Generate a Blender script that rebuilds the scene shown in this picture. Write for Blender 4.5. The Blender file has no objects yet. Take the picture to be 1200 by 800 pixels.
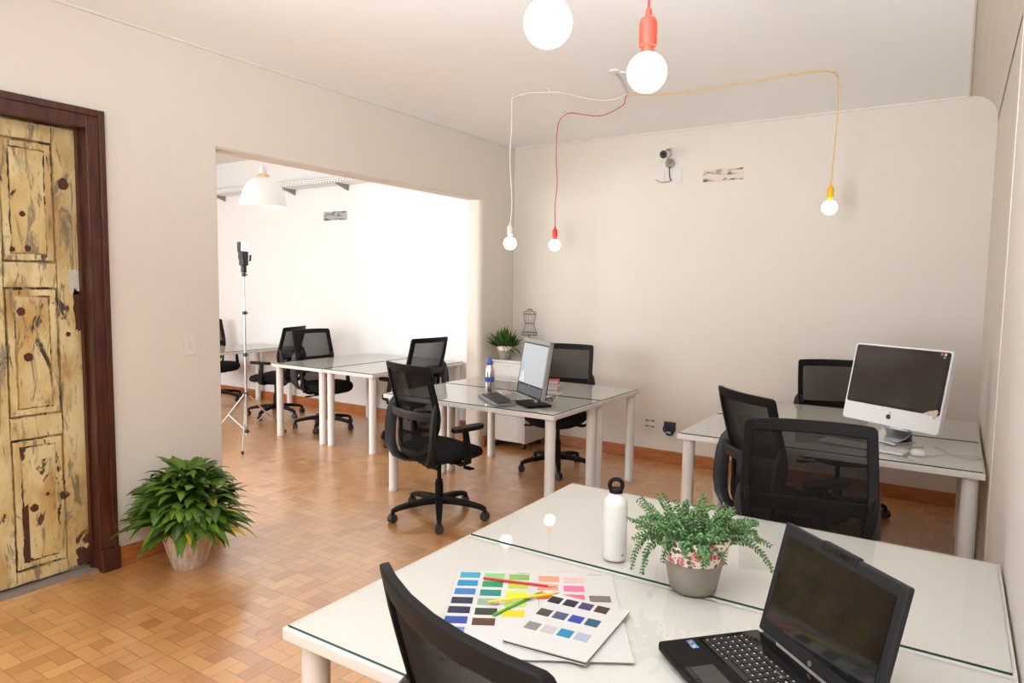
import bpy, bmesh, math, random
from mathutils import Vector, Matrix
random.seed(7)
C = bpy.context.scene.collection
PI = math.pi
V = Vector

# ------------------------------------------------------------------ helpers
def rz(a): return Matrix.Rotation(a, 4, 'Z')
def T(x, y, z): return Matrix.Translation((x, y, z))

class MB:
    """collects shapes and links them as one mesh"""
    def __init__(s): s.v = []; s.f = []; s.m = []; s.sm = []
    def add(s, vs, fs, mi=0, smooth=False, M=None):
        b = len(s.v)
        s.v += [tuple(M @ V(p)) if M is not None else tuple(p) for p in vs]
        for f in fs:
            s.f.append(tuple(b + i for i in f)); s.m.append(mi); s.sm.append(smooth)
        return s
    def box(s, x0, x1, y0, y1, z0, z1, mi=0, bev=0, M=None, seg=2):
        if bev <= 0:
            vs = [(x, y, z) for z in (z0, z1) for y in (y0, y1) for x in (x0, x1)]
            return s.add(vs, [(0,2,3,1),(4,5,7,6),(0,1,5,4),(2,6,7,3),(0,4,6,2),(1,3,7,5)], mi, False, M)
        bm = bmesh.new(); bmesh.ops.create_cube(bm, size=1)
        for v in bm.verts:
            v.co = V(((x0+x1)/2 + v.co.x*(x1-x0), (y0+y1)/2 + v.co.y*(y1-y0), (z0+z1)/2 + v.co.z*(z1-z0)))
        bmesh.ops.bevel(bm, geom=bm.edges[:], offset=bev, segments=seg, profile=.5, affect='EDGES')
        bm.verts.ensure_lookup_table()
        vs = [v.co.copy() for v in bm.verts]; fs = [tuple(v.index for v in f.verts) for f in bm.faces]
        bm.free(); return s.add(vs, fs, mi, False, M)
    def lathe(s, prof, n=24, mi=0, M=None, smooth=True, cap=True):
        vs = []; fs = []
        for r, z in prof:
            for i in range(n):
                a = 2*PI*i/n; vs.append((r*math.cos(a), r*math.sin(a), z))
        for j in range(len(prof)-1):
            for i in range(n):
                k = (i+1) % n; fs.append((j*n+i, j*n+k, (j+1)*n+k, (j+1)*n+i))
        s.add(vs, fs, mi, smooth, M)
        if cap:
            if prof[0][0] > 1e-5: s.add([vs[i] for i in range(n)][::-1], [tuple(range(n))], mi, False, M)
            if prof[-1][0] > 1e-5: s.add(vs[-n:], [tuple(range(n))], mi, False, M)
        return s
    def cyl(s, p, q, r, n=12, mi=0, r2=None, M=None):
        p = V(p); q = V(q); d = q-p; r2 = r if r2 is None else r2
        R = d.to_track_quat('Z', 'Y').to_matrix().to_4x4(); X = T(*p) @ R
        if M is not None: X = M @ X
        return s.lathe([(r, 0), (r2, d.length)], n, mi, X)
    def tube(s, pts, r, n=8, mi=0, M=None, sec=None, closed=False, smooth=True):
        """sweep; r number or list; sec optional list of (a,b) section points in units"""
        pts = [V(p) for p in pts]; N = len(pts)
        rs = r if isinstance(r, (list, tuple)) else [r]*N
        if sec is None: sec = [(math.cos(2*PI*i/n), math.sin(2*PI*i/n)) for i in range(n)]
        n = len(sec); vs = []; up = None
        for i in range(N):
            if closed: t = pts[(i+1) % N]-pts[i-1]
            else: t = pts[min(i+1, N-1)]-pts[max(i-1, 0)]
            t.normalize()
            if up is None:
                up = V((0, 0, 1)) if abs(t.z) < .9 else V((1, 0, 0))
            a = up.cross(t)
            if a.length < 1e-4: a = V((1, 0, 0)).cross(t)
            a.normalize(); b = t.cross(a).normalized(); up = b
            for u, w in sec: vs.append(pts[i] + a*u*rs[i] + b*w*rs[i])
        fs = []
        for j in range(N if closed else N-1):
            j2 = (j+1) % N
            for i in range(n):
                k = (i+1) % n; fs.append((j*n+i, j*n+k, j2*n+k, j2*n+i))
        if not closed:
            fs.append(tuple(range(n))[::-1]); fs.append(tuple(range((N-1)*n, N*n)))
        return s.add(vs, fs, mi, smooth, M)
    def strip(s, pts, dirs, hw, ht, mi=0, M=None):
        """flat bar sweep: dirs = width direction per point, hw half width list, ht half thickness"""
        vs = []; N = len(pts)
        for i in range(N):
            p = V(pts[i]); t = (V(pts[min(i+1, N-1)])-V(pts[max(i-1, 0)])).normalized()
            d = V(dirs[i]) if isinstance(dirs, list) else V(dirs)
            d = (d - t*d.dot(t)).normalized(); nn = t.cross(d)
            w = hw[i] if isinstance(hw, list) else hw; h = ht[i] if isinstance(ht, list) else ht
            c = .3
            for a, b in ((-1, -1+c), (-1+c*.6, -1), (1-c*.6, -1), (1, -1+c), (1, 1-c), (1-c*.6, 1), (-1+c*.6, 1), (-1, 1-c)):
                vs.append(p + d*w*a + nn*h*b)
        n = 8; fs = []
        for j in range(N-1):
            for i in range(n):
                k = (i+1) % n; fs.append((j*n+i, j*n+k, (j+1)*n+k, (j+1)*n+i))
        fs.append(tuple(range(n))[::-1]); fs.append(tuple(range((N-1)*n, N*n)))
        return s.add(vs, fs, mi, True, M)
    def prism(s, poly, z0, z1, mi=0, M=None, side=None):
        n = len(poly); vs = [(x, y, z0) for x, y in poly] + [(x, y, z1) for x, y in poly]
        s.add(vs, [tuple(range(n))[::-1], tuple(range(n, 2*n))], mi, False, M)
        return s.add(vs, [(i, (i+1) % n, n+(i+1) % n, n+i) for i in range(n)], mi if side is None else side, False, M)
    def build(s, name, mats, parent=None, auto=True):
        me = bpy.data.meshes.new(name); me.from_pydata([tuple(p) for p in s.v], [], s.f)
        if not isinstance(mats, (list, tuple)): mats = [mats]
        for m in mats: me.materials.append(m)
        me.polygons.foreach_set('material_index', s.m); me.polygons.foreach_set('use_smooth', s.sm)
        me.update()
        bm = bmesh.new(); bm.from_mesh(me); bmesh.ops.remove_doubles(bm, verts=bm.verts, dist=1e-6) if len(s.v) < 60000 and auto else None
        bmesh.ops.recalc_face_normals(bm, faces=bm.faces) if auto else None
        if auto:
            for e in bm.edges:
                if len(e.link_faces) == 2 and e.calc_face_angle(0) > .7: e.smooth = False
        bm.to_mesh(me); bm.free()
        o = bpy.data.objects.new(name, me); C.objects.link(o)
        if parent: o.parent = parent
        return o

def tag(o, label=None, cat=None, group=None, kind=None):
    if label: o['label'] = label
    if cat: o['category'] = cat
    if group: o['group'] = group
    if kind: o['kind'] = kind
    return o
def empty(name, loc, rot=0, label=None, cat=None, group=None):
    o = bpy.data.objects.new(name, None); C.objects.link(o)
    o.location = loc; o.rotation_euler = (0, 0, rot); o.empty_display_size = .1
    return tag(o, label, cat, group)
def kids(o): return [c for c in bpy.data.objects if c.parent == o]
def copy_tree(o, parent=None):
    c = o.copy(); C.objects.link(c); c.parent = parent
    for ch in kids(o): copy_tree(ch, c)
    return c
def struct(o): o['kind'] = 'structure'; return o

# ------------------------------------------------------------------ materials
def lin(c):
    return tuple((x/12.92 if x <= .04045 else ((x+.055)/1.055)**2.4) for x in c)
def hexc(h): return lin(tuple(int(h[i:i+2], 16)/255 for i in (0, 2, 4)))
def mat(name, col, rough=.5, metal=0, spec=.5, noise=0, nscale=8, bump=0, bscale=60, trans=0, coat=0, emit=None, es=0, alpha=None, sub=0):
    m = bpy.data.materials.new(name); m.use_nodes = True; nt = m.node_tree; P = nt.nodes['Principled BSDF']
    if isinstance(col, str): col = hexc(col)
    P.inputs['Base Color'].default_value = (*col, 1); P.inputs['Roughness'].default_value = rough
    P.inputs['Metallic'].default_value = metal; P.inputs['Specular IOR Level'].default_value = spec
    P.inputs['Transmission Weight'].default_value = trans; P.inputs['Coat Weight'].default_value = coat
    tc = nt.nodes.new('ShaderNodeTexCoord')
    if noise:
        n = nt.nodes.new('ShaderNodeTexNoise'); n.inputs['Scale'].default_value = nscale; n.inputs['Detail'].default_value = 5
        nt.links.new(tc.outputs['Object'], n.inputs['Vector'])
        r = nt.nodes.new('ShaderNodeMapRange'); r.inputs[3].default_value = 1-noise; r.inputs[4].default_value = 1+noise
        nt.links.new(n.outputs['Fac'], r.inputs[0])
        mx = nt.nodes.new('ShaderNodeVectorMath'); mx.operation = 'SCALE'; mx.inputs[0].default_value = col
        nt.links.new(r.outputs[0], mx.inputs['Scale']); nt.links.new(mx.outputs[0], P.inputs['Base Color'])
    if bump:
        n = nt.nodes.new('ShaderNodeTexNoise'); n.inputs['Scale'].default_value = bscale; n.inputs['Detail'].default_value = 3
        nt.links.new(tc.outputs['Object'], n.inputs['Vector'])
        b = nt.nodes.new('ShaderNodeBump'); b.inputs['Strength'].default_value = bump; b.inputs['Distance'].default_value = .002
        nt.links.new(n.outputs['Fac'], b.inputs['Height']); nt.links.new(b.outputs[0], P.inputs['Normal'])
    if emit: P.inputs['Emission Color'].default_value = (*emit, 1); P.inputs['Emission Strength'].default_value = es
    return m

M = {}
M['wall'] = mat('wall_paint_warm', (.69, .635, .572), .75, noise=.015, nscale=1.5, bump=.15, bscale=35, spec=.3)
M['wallB'] = mat('wall_paint_white', (.80, .79, .77), .75, noise=.01, nscale=1.5, bump=.1, bscale=35, spec=.3)
M['ceil'] = mat('ceiling_paint', (.91, .925, .94), .85, spec=.2)
M['bead'] = mat('cornice_bead_paint', (.72, .665, .61), .7)
M['lam'] = mat('white_laminate', (.66, .63, .595), .35)
M['leg'] = mat('white_enamel_leg', (.66, .63, .60), .3)
M['plas'] = mat('black_plastic', (.008, .007, .007), .55, spec=.14, bump=.1, bscale=300)
M['plasg'] = mat('graphite_plastic', (.015, .016, .019), .42, spec=.4)
M['fabric'] = mat('black_fabric', (.012, .012, .014), .95, spec=.15, bump=.5, bscale=400)
M['castw'] = mat('caster_rubber', (.02, .02, .022), .5)
M['steel'] = mat('brushed_steel', (.62, .60, .58), .3, metal=1)
M['chrome'] = mat('chrome', (.8, .8, .8), .12, metal=1)
M['white'] = mat('white_plastic', (.68, .66, .63), .3)
M['paper'] = mat('white_paper', (.52, .50, .485), .6)
M['glossblack'] = mat('gloss_black', (.006, .006, .006), .06, spec=.6)
M['blackm'] = mat('matte_black', (.02, .02, .02), .5)

def glass_top():
    m = bpy.data.materials.new('desk_glass'); m.use_nodes = True; nt = m.node_tree
    for n in list(nt.nodes): nt.nodes.remove(n)
    o = nt.nodes.new('ShaderNodeOutputMaterial'); mx = nt.nodes.new('ShaderNodeMixShader')
    t = nt.nodes.new('ShaderNodeBsdfTransparent'); t.inputs[0].default_value = (.992, .997, .99, 1)
    g = nt.nodes.new('ShaderNodeBsdfGlossy'); g.inputs['Roughness'].default_value = .015
    f = nt.nodes.new('ShaderNodeFresnel'); f.inputs[0].default_value = 1.52
    ge = nt.nodes.new('ShaderNodeNewGeometry'); iv = nt.nodes.new('ShaderNodeMath'); iv.operation = 'SUBTRACT'; iv.inputs[0].default_value = 1; nt.links.new(ge.outputs['Backfacing'], iv.inputs[1])
    mu = nt.nodes.new('ShaderNodeMath'); mu.operation = 'MULTIPLY'; nt.links.new(iv.outputs[0], mu.inputs[0]); nt.links.new(f.outputs[0], mu.inputs[1])
    nt.links.new(mu.outputs[0], mx.inputs[0]); nt.links.new(t.outputs[0], mx.inputs[1]); nt.links.new(g.outputs[0], mx.inputs[2])
    nt.links.new(mx.outputs[0], o.inputs[0]); return m
M['glass'] = glass_top()
M['gedge'] = mat('glass_edge_green', (.010, .06, .04), .15)
_nt = M['gedge'].node_tree; _g = _nt.nodes.new('ShaderNodeNewGeometry'); _i = _nt.nodes.new('ShaderNodeMath'); _i.operation = 'SUBTRACT'; _i.inputs[0].default_value = 1
_nt.links.new(_g.outputs['Backfacing'], _i.inputs[1]); _nt.links.new(_i.outputs[0], _nt.nodes['Principled BSDF'].inputs['Alpha'])
def mesh_fab():
    m = bpy.data.materials.new('chair_mesh_fabric'); m.use_nodes = True; nt = m.node_tree; P = nt.nodes['Principled BSDF']
    P.inputs['Base Color'].default_value = (.010, .008, .007, 1); P.inputs['Roughness'].default_value = .85; P.inputs['Specular IOR Level'].default_value = .12
    lw = nt.nodes.new('ShaderNodeLayerWeight'); lw.inputs[0].default_value = .5; mr = nt.nodes.new('ShaderNodeMapRange')
    mr.inputs[1].default_value = .25; mr.inputs[2].default_value = .75; mr.inputs[3].default_value = .84; mr.inputs[4].default_value = .995
    nt.links.new(lw.outputs['Facing'], mr.inputs[0]); nt.links.new(mr.outputs[0], P.inputs['Alpha'])
    return m
M['mesh'] = mesh_fab()

def floor_mat():
    m = bpy.data.materials.new('parquet_wood'); m.use_nodes = True; nt = m.node_tree; P = nt.nodes['Principled BSDF']; L = nt.links.new
    at = nt.nodes.new('ShaderNodeAttribute'); at.attribute_name = 'tone'
    uv = nt.nodes.new('ShaderNodeUVMap'); uv.uv_map = 'UVMap'
    uv2 = nt.nodes.new('ShaderNodeUVMap'); uv2.uv_map = 'edge'
    # grain
    sx = nt.nodes.new('ShaderNodeSeparateXYZ'); L(uv.outputs[0], sx.inputs[0])
    cb = nt.nodes.new('ShaderNodeCombineXYZ')
    a = nt.nodes.new('ShaderNodeMath'); a.operation = 'MULTIPLY'; a.inputs[1].default_value = 9; L(sx.outputs[0], a.inputs[0]); L(a.outputs[0], cb.inputs[0])
    b = nt.nodes.new('ShaderNodeMath'); b.operation = 'MULTIPLY'; b.inputs[1].default_value = 130; L(sx.outputs[1], b.inputs[0]); L(b.outputs[0], cb.inputs[1])
    c = nt.nodes.new('ShaderNodeMath'); c.operation = 'MULTIPLY'; c.inputs[1].default_value = 97; L(at.outputs['Fac'], c.inputs[0]); L(c.outputs[0], cb.inputs[2])
    n = nt.nodes.new('ShaderNodeTexNoise'); n.inputs['Scale'].default_value = 1; n.inputs['Detail'].default_value = 4; L(cb.outputs[0], n.inputs['Vector'])
    ad = nt.nodes.new('ShaderNodeMath'); ad.operation = 'MULTIPLY_ADD'; ad.inputs[1].default_value = .35; L(n.outputs['Fac'], ad.inputs[0])
    s2 = nt.nodes.new('ShaderNodeMath'); s2.operation = 'MULTIPLY'; s2.inputs[1].default_value = .75; L(at.outputs['Fac'], s2.inputs[0]); L(s2.outputs[0], ad.inputs[2])
    cr = nt.nodes.new('ShaderNodeValToRGB'); e = cr.color_ramp.elements
    e[0].position = .1; e[0].color = (*hexc('A6652C'), 1); e[1].position = .9; e[1].color = (*hexc('DCA460'), 1)
    x = e.new(.45); x.color = (*hexc('C88A4A'), 1)
    L(ad.outputs[0], cr.inputs[0])
    # joints
    se = nt.nodes.new('ShaderNodeSeparateXYZ'); L(uv2.outputs[0], se.inputs[0])
    lt = nt.nodes.new('ShaderNodeMath'); lt.operation = 'MINIMUM'; L(se.outputs[0], lt.inputs[0]); L(se.outputs[1], lt.inputs[1])
    mr = nt.nodes.new('ShaderNodeMapRange'); mr.inputs[1].default_value = .0004; mr.inputs[2].default_value = .0032; mr.inputs[3].default_value = .38; mr.inputs[4].default_value = 1
    L(lt.outputs[0], mr.inputs[0])
    vm = nt.nodes.new('ShaderNodeVectorMath'); vm.operation = 'SCALE'; L(cr.outputs[0], vm.inputs[0]); L(mr.outputs[0], vm.inputs['Scale'])
    L(vm.outputs[0], P.inputs['Base Color'])
    P.inputs['Roughness'].default_value = .3; P.inputs['Specular IOR Level'].default_value = .6; P.inputs['Coat Weight'].default_value = 1; P.inputs['Coat IOR'].default_value = 2.6; P.inputs['Coat Roughness'].default_value = .30
    tc = nt.nodes.new('ShaderNodeTexCoord'); n2 = nt.nodes.new('ShaderNodeTexNoise'); n2.inputs['Scale'].default_value = 5; L(tc.outputs['Object'], n2.inputs['Vector'])
    r2 = nt.nodes.new('ShaderNodeMapRange'); r2.inputs[3].default_value = .24; r2.inputs[4].default_value = .36; L(n2.outputs['Fac'], r2.inputs[0]); L(r2.outputs[0], P.inputs['Roughness'])
    return m
M['floor'] = floor_mat()

def wood(name, c1, c2, scale=(1, 1, 12), rough=.4, ns=6):
    m = bpy.data.materials.new(name); m.use_nodes = True; nt = m.node_tree; P = nt.nodes['Principled BSDF']; L = nt.links.new
    tc = nt.nodes.new('ShaderNodeTexCoord'); mp = nt.nodes.new('ShaderNodeMapping'); mp.inputs['Scale'].default_value = scale
    L(tc.outputs['Object'], mp.inputs[0]); n = nt.nodes.new('ShaderNodeTexNoise'); n.inputs['Scale'].default_value = ns; n.inputs['Detail'].default_value = 6
    L(mp.outputs[0], n.inputs['Vector']); cr = nt.nodes.new('ShaderNodeValToRGB'); e = cr.color_ramp.elements
    e[0].position = .35; e[0].color = (*hexc(c1), 1); e[1].position = .68; e[1].color = (*hexc(c2), 1)
    L(n.outputs['Fac'], cr.inputs[0]); L(cr.outputs[0], P.inputs['Base Color']); P.inputs['Roughness'].default_value = rough
    return m
M['frame'] = wood('dark_stained_wood', '36170F', '54291D', (10, 10, 1), .35)
M['base'] = wood('baseboard_wood', '9C5A2C', 'B87442', (1, 1, 14), .35)
M['threshold'] = mat('stone_threshold', '8A7E78', .6, noise=.1, nscale=20)
M['knot'] = mat('dark_wood_knot', '4A2618', .7, noise=.3, nscale=60)

def distressed(name='distressed_paint', yellow=('CDB27A', 'A9834A'), base='5C3319', thr=.60, off=0):
    m = bpy.data.materials.new(name); m.use_nodes = True; nt = m.node_tree; P = nt.nodes['Principled BSDF']; L = nt.links.new
    tc = nt.nodes.new('ShaderNodeTexCoord')
    def noise(scale, vec, det=6, dist=0, rough=.55):
        mp = nt.nodes.new('ShaderNodeMapping'); mp.inputs['Scale'].default_value = vec; mp.inputs['Location'].default_value = (off, off*.7, off*1.3)
        L(tc.outputs['Object'], mp.inputs[0]); n = nt.nodes.new('ShaderNodeTexNoise'); n.inputs['Scale'].default_value = scale
        n.inputs['Detail'].default_value = det; n.inputs['Distortion'].default_value = dist; n.inputs['Roughness'].default_value = rough
        L(mp.outputs[0], n.inputs['Vector']); return n.outputs['Fac']
    def ramp(fac, p0, c0, p1, c1):
        r = nt.nodes.new('ShaderNodeValToRGB'); e = r.color_ramp.elements
        e[0].position = p0; e[0].color = (*c0, 1); e[1].position = p1; e[1].color = (*c1, 1); L(fac, r.inputs[0]); return r.outputs[0]
    def mix(f, a, b):
        x = nt.nodes.new('ShaderNodeMix'); x.data_type = 'RGBA'; L(f, x.inputs[0]); L(a, x.inputs[6]); L(b, x.inputs[7]); return x.outputs[2]
    paint = ramp(noise(3.5, (1, 1, .7), 4), .38, hexc(yellow[0]), .66, hexc(yellow[1]))
    pale = ramp(noise(9, (1, 1, .35), 5), .3, hexc('C7B583'), .7, hexc('DCCB9C'))
    paint = mix(ramp(noise(6, (1, 1, .5)), .45, (0, 0, 0), .6, (1, 1, 1)), paint, pale)
    wd = ramp(noise(14, (3, 3, .4)), .35, hexc('2E2722'), .7, hexc(base))
    c = mix(ramp(noise(5.5, (1, 1, .45), 9, .8, .62), thr, (0, 0, 0), thr+.02, (1, 1, 1)), paint, wd)
    # fine grey streaks
    grey = ramp(noise(30, (1, 1, .25), 6, .6), .3, hexc('4A4640'), .8, hexc('7A756A'))
    c = mix(ramp(noise(12, (1, 1.6, .35), 8, 1.2, .7), .53, (0, 0, 0), .60, (.75, .75, .75)), c, grey)
    L(c, P.inputs['Base Color']); P.inputs['Roughness'].default_value = .55
    b = nt.nodes.new('ShaderNodeBump'); b.inputs['Strength'].default_value = .5; b.inputs['Distance'].default_value = .003
    L(noise(9, (1, 1, .4), 8, .5), b.inputs['Height']); L(b.outputs[0], P.inputs['Normal'])
    return m
M['door'] = distressed()
M['doorpanel'] = distressed('distressed_panel_paint', ('CFB67C', 'B58F52'), '553019', .615, 3.1)
M['doorgroove'] = distressed('worn_groove_wood', ('A98B58', '7E6036'), '4A2E1A', .52, 5.2)

def leafmat(name, c1, c2, rough=.4, c3=None):
    m = bpy.data.materials.new(name); m.use_nodes = True; nt = m.node_tree; P = nt.nodes['Principled BSDF']; L = nt.links.new
    g = nt.nodes.new('ShaderNodeNewGeometry'); cr = nt.nodes.new('ShaderNodeValToRGB'); e = cr.color_ramp.elements
    e[0].color = (*hexc(c1), 1); e[1].color = (*hexc(c2), 1)
    if c3:
        e[1].position = .955; x = e.new(.975); x.color = (*hexc(c3), 1)
    L(g.outputs['Random Per Island'], cr.inputs[0]); L(cr.outputs[0], P.inputs['Base Color']); P.inputs['Roughness'].default_value = rough
    P.inputs['Specular IOR Level'].default_value = .35
    return m
M['leafA'] = leafmat('broad_leaf_green', '284410', '5E7F24', .38, 'B8A020')
M['leafS'] = leafmat('sedum_leaf_green', '3F6B48', '7C9C62', .5)
M['leafG'] = leafmat('agave_leaf_green', '24421A', '4F7530', .45)
M['stem'] = mat('plant_stem', '6E7A3C', .6)
M['soil'] = mat('potting_soil', '3A281C', .95, bump=1, bscale=80)

def floral():
    m = bpy.data.materials.new('floral_band'); m.use_nodes = True; nt = m.node_tree; P = nt.nodes['Principled BSDF']; L = nt.links.new
    tc = nt.nodes.new('ShaderNodeTexCoord')
    dn = nt.nodes.new('ShaderNodeTexNoise'); dn.inputs['Scale'].default_value = 60; L(tc.outputs['Object'], dn.inputs['Vector'])
    av = nt.nodes.new('ShaderNodeVectorMath'); av.operation = 'MULTIPLY_ADD'; av.inputs[1].default_value = (.012, .012, .012); L(dn.outputs['Color'], av.inputs[0]); L(tc.outputs['Object'], av.inputs[2])
    def vor(scale, thr, off):
        mp = nt.nodes.new('ShaderNodeMapping'); mp.inputs['Location'].default_value = (off, off, off); L(av.outputs[0], mp.inputs[0])
        v = nt.nodes.new('ShaderNodeTexVoronoi'); v.inputs['Scale'].default_value = scale; L(mp.outputs[0], v.inputs['Vector'])
        c = nt.nodes.new('ShaderNodeMath'); c.operation = 'LESS_THAN'; c.inputs[1].default_value = thr; L(v.outputs['Distance'], c.inputs[0]); return c.outputs[0], v
    def mix(f, a, b):
        x = nt.nodes.new('ShaderNodeMix'); x.data_type = 'RGBA'; L(f, x.inputs[0])
        for s, k in ((a, 6), (b, 7)):
            if isinstance(s, tuple): x.inputs[k].default_value = (*s, 1)
            else: L(s, x.inputs[k])
        return x.outputs[2]
    g, _ = vor(48, .34, .3); r, _ = vor(70, .22, 1.7); p, pv = vor(26, .36, .05)
    c = mix(g, hexc('EBDDD2'), hexc('55603F')); c = mix(r, c, hexc('8A3F45'))
    sw = nt.nodes.new('ShaderNodeTexNoise'); sw.inputs['Scale'].default_value = 120; L(tc.outputs['Object'], sw.inputs['Vector'])
    cr = nt.nodes.new('ShaderNodeValToRGB'); e = cr.color_ramp.elements; e[0].position = .4; e[0].color = (*hexc('A8404C'), 1); e[1].position = .6; e[1].color = (*hexc('E3A29F'), 1)
    L(sw.outputs['Fac'], cr.inputs[0]); c = mix(p, c, cr.outputs[0])
    L(c, P.inputs['Base Color']); P.inputs['Roughness'].default_value = .35; return m
M['floral'] = floral()
M['clay'] = mat('grey_clay', '8B8378', .6, noise=.04, nscale=40)
M['terra'] = mat('terracotta_rim', '8A4630', .7)
def emis(name, col, s):
    m = bpy.data.materials.new(name); m.use_nodes = True; nt = m.node_tree; P = nt.nodes['Principled BSDF']
    P.inputs['Base Color'].default_value = (.9, .88, .85, 1); P.inputs['Emission Color'].default_value = (*col, 1); P.inputs['Emission Strength'].default_value = s
    return m
M['bulb'] = emis('lit_bulb', (1, .86, .66), 11)

# ------------------------------------------------------------------ camera
f_px = 801.18; yaw, pitch, roll = .574449, .0820096, .0139853
cy, sy = math.cos(yaw), math.sin(yaw)
fw = V((-sy*math.cos(pitch), cy*math.cos(pitch), -math.sin(pitch))); r0 = V((cy, sy, 0)); u0 = r0.cross(fw)
rr = r0*math.cos(roll) + u0*math.sin(roll); uu = u0*math.cos(roll) - r0*math.sin(roll)
cam = bpy.data.cameras.new('camera'); cam.sensor_width = 36; cam.lens = f_px/1200*36; cam.clip_start = .02
co = bpy.data.objects.new('camera', cam); C.objects.link(co)
co.matrix_world = Matrix(((rr.x, uu.x, -fw.x, 0), (rr.y, uu.y, -fw.y, 0), (rr.z, uu.z, -fw.z, 1.575), (0, 0, 0, 1)))
bpy.context.scene.camera = co

# ------------------------------------------------------------------ room shell
XL, XR, YB, YF, H = -3.80, .172, 5.88, -2.3, 2.945
XB, HB, YFB = -9.2, 3.19, .9       # second room: far wall, ceiling, near wall
W = .15

def make_floor():
    c = .2165; u = c/3; ox, oy = -3.352, 1.324
    me = bpy.data.meshes.new('floor'); vs = []; fs = []; uvs = []; eds = []; tones = []
    rnd = random.Random(3)
    def plank(x, y, w, h, alongx):
        if x+w < XB-.1 or y+h < YF-.1 or x > XR+.1 or y > YB+.1: return
        b = len(vs); vs.extend([(x, y, 0), (x+w, y, 0), (x+w, y+h, 0), (x, y+h, 0)])
        t = min(1, max(0, rnd.gauss(.52, .20))); ln, wd = (w, h) if alongx else (h, w)
        # split in four triangles so the edge distance is exact enough
        vs.append((x+w/2, y+h/2, 0)); o1, o2 = rnd.random()*9, rnd.random()*9
        cor = [(0, 0), (w, 0), (w, h), (0, h)]; cen = (w/2, h/2)
        for i in range(4):
            a, d = cor[i], cor[(i+1) % 4]; fs.append((b+i, b+(i+1) % 4, b+4))
            for p in (a, d, cen):
                q = p if alongx else (p[1], p[0]); uvs.append((q[0]+o1, q[1]+o2))
            m = h/2 if i in (0, 2) else w/2
            eds.extend([(0, 0), (0, 0), (m, m)]); tones.append(t)
    nx0 = int((XB-ox)/c)-1; nx1 = int((XR-ox)/c)+1; ny0 = int((YF-oy)/c)-2; ny1 = int((YB-oy)/c)+1
    for i in range(nx0, nx1+1):
        for j in range(ny0, ny1+1):
            x = ox+i*c; y = oy+j*c
            if x < XL-.3 and y < YFB-.3: continue
            plank(x, y, u, 2*u, False); plank(x+u, y, 2*u, u, True); plank(x+2*u, y+u, u, 2*u, False); plank(x, y+2*u, 2*u, u, True); plank(x+u, y+u, u, u, rnd.random() < .5)
    me.from_pydata(vs, [], fs)
    l1 = me.uv_layers.new(name='UVMap'); l2 = me.uv_layers.new(name='edge')
    l1.data.foreach_set('uv', [a for p in uvs for a in p]); l2.data.foreach_set('uv', [a for p in eds for a in p])
    at = me.attributes.new('tone', 'FLOAT', 'FACE'); at.data.foreach_set('value', tones)
    me.materials.append(M['floor']); o = bpy.data.objects.new('floor', me); C.objects.link(o); return struct(o)
make_floor()
struct(MB().box(XB-.3, XR+.4, YF-.3, YB+.3, -.12, -.004).build('floor', M['threshold']))

def arc(cx, cz, r, a0, a1, n=6): return [(cx+r*math.cos(math.radians(a0+(a1-a0)*i/n)), cz+r*math.sin(math.radians(a0+(a1-a0)*i/n))) for i in range(n+1)]

# left wall of the near room (with doorway and wide opening)
DY0, DY1, DH = .95, 1.815, 2.36     # doorway
OY0, OY1, OH = 2.556, 5.30, 2.375  # opening
b = MB(); x0, x1 = XL-W, XL
top = HB+.02
b.box(x0, x1, YF, DY0, 0, top); b.box(x0, x1, DY0, DY1, DH, top); b.box(x0, x1, DY1, OY0-.02, 0, top)
b.box(x0, x1, OY0-.02, OY1+.06, OH+.012, top)
b.prism([(x0, OY0-.02), (x1, OY0-.02), (x1, OY0-.008), (x1-.004, OY0-.003), (x1-.012, OY0), (x0, OY0)], 0, OH+.012)
b.prism([(x1, OY1+.06)] + [(x1-.05+.05*math.sin(t*PI/12), OY1+.05-.05*math.cos(t*PI/12)) for t in range(6, -1, -1)] + [(x0, OY1), (x0, OY1+.06)], 0, OH+.012)
b.box(x0, x1, OY1+.06, YB, 0, top)
# lintel underside with softened edge
b.add([(x0, OY0, OH), (x1-.012, OY0, OH), (x1-.012, OY1, OH), (x0, OY1, OH), (x0, OY0, OH+.013), (x1-.0005, OY0, OH+.013), (x1-.0005, OY1, OH+.013), (x0, OY1, OH+.013)],
      [(0, 1, 2, 3), (4, 7, 6, 5), (1, 5, 6, 2), (0, 4, 5, 1), (3, 2, 6, 7), (0, 3, 7, 4)])
struct(b.build('wall_left', M['wall']))
# back wall main / second room
struct(MB().box(XL-W/2, XR+.1, YB, YB+.15, 0, HB+.02).build('wall_back', M['wall']))
struct(MB().box(XB, XL-W/2, YB, YB+.15, 0, HB+.02).build('wall_back', M['wallB']))
# white facing of the partition on the second room side
struct(MB().box(x0-.004, x0, YFB, DY0-.2, 0, HB).box(x0-.004, x0, DY0-.2, OY0, 0, HB).box(x0-.004, x0, OY0, OY1, OH+.001, HB).box(x0-.004, x0, OY1+.0, YB, 0, HB).build('trim_2', M['wallB']))
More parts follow.
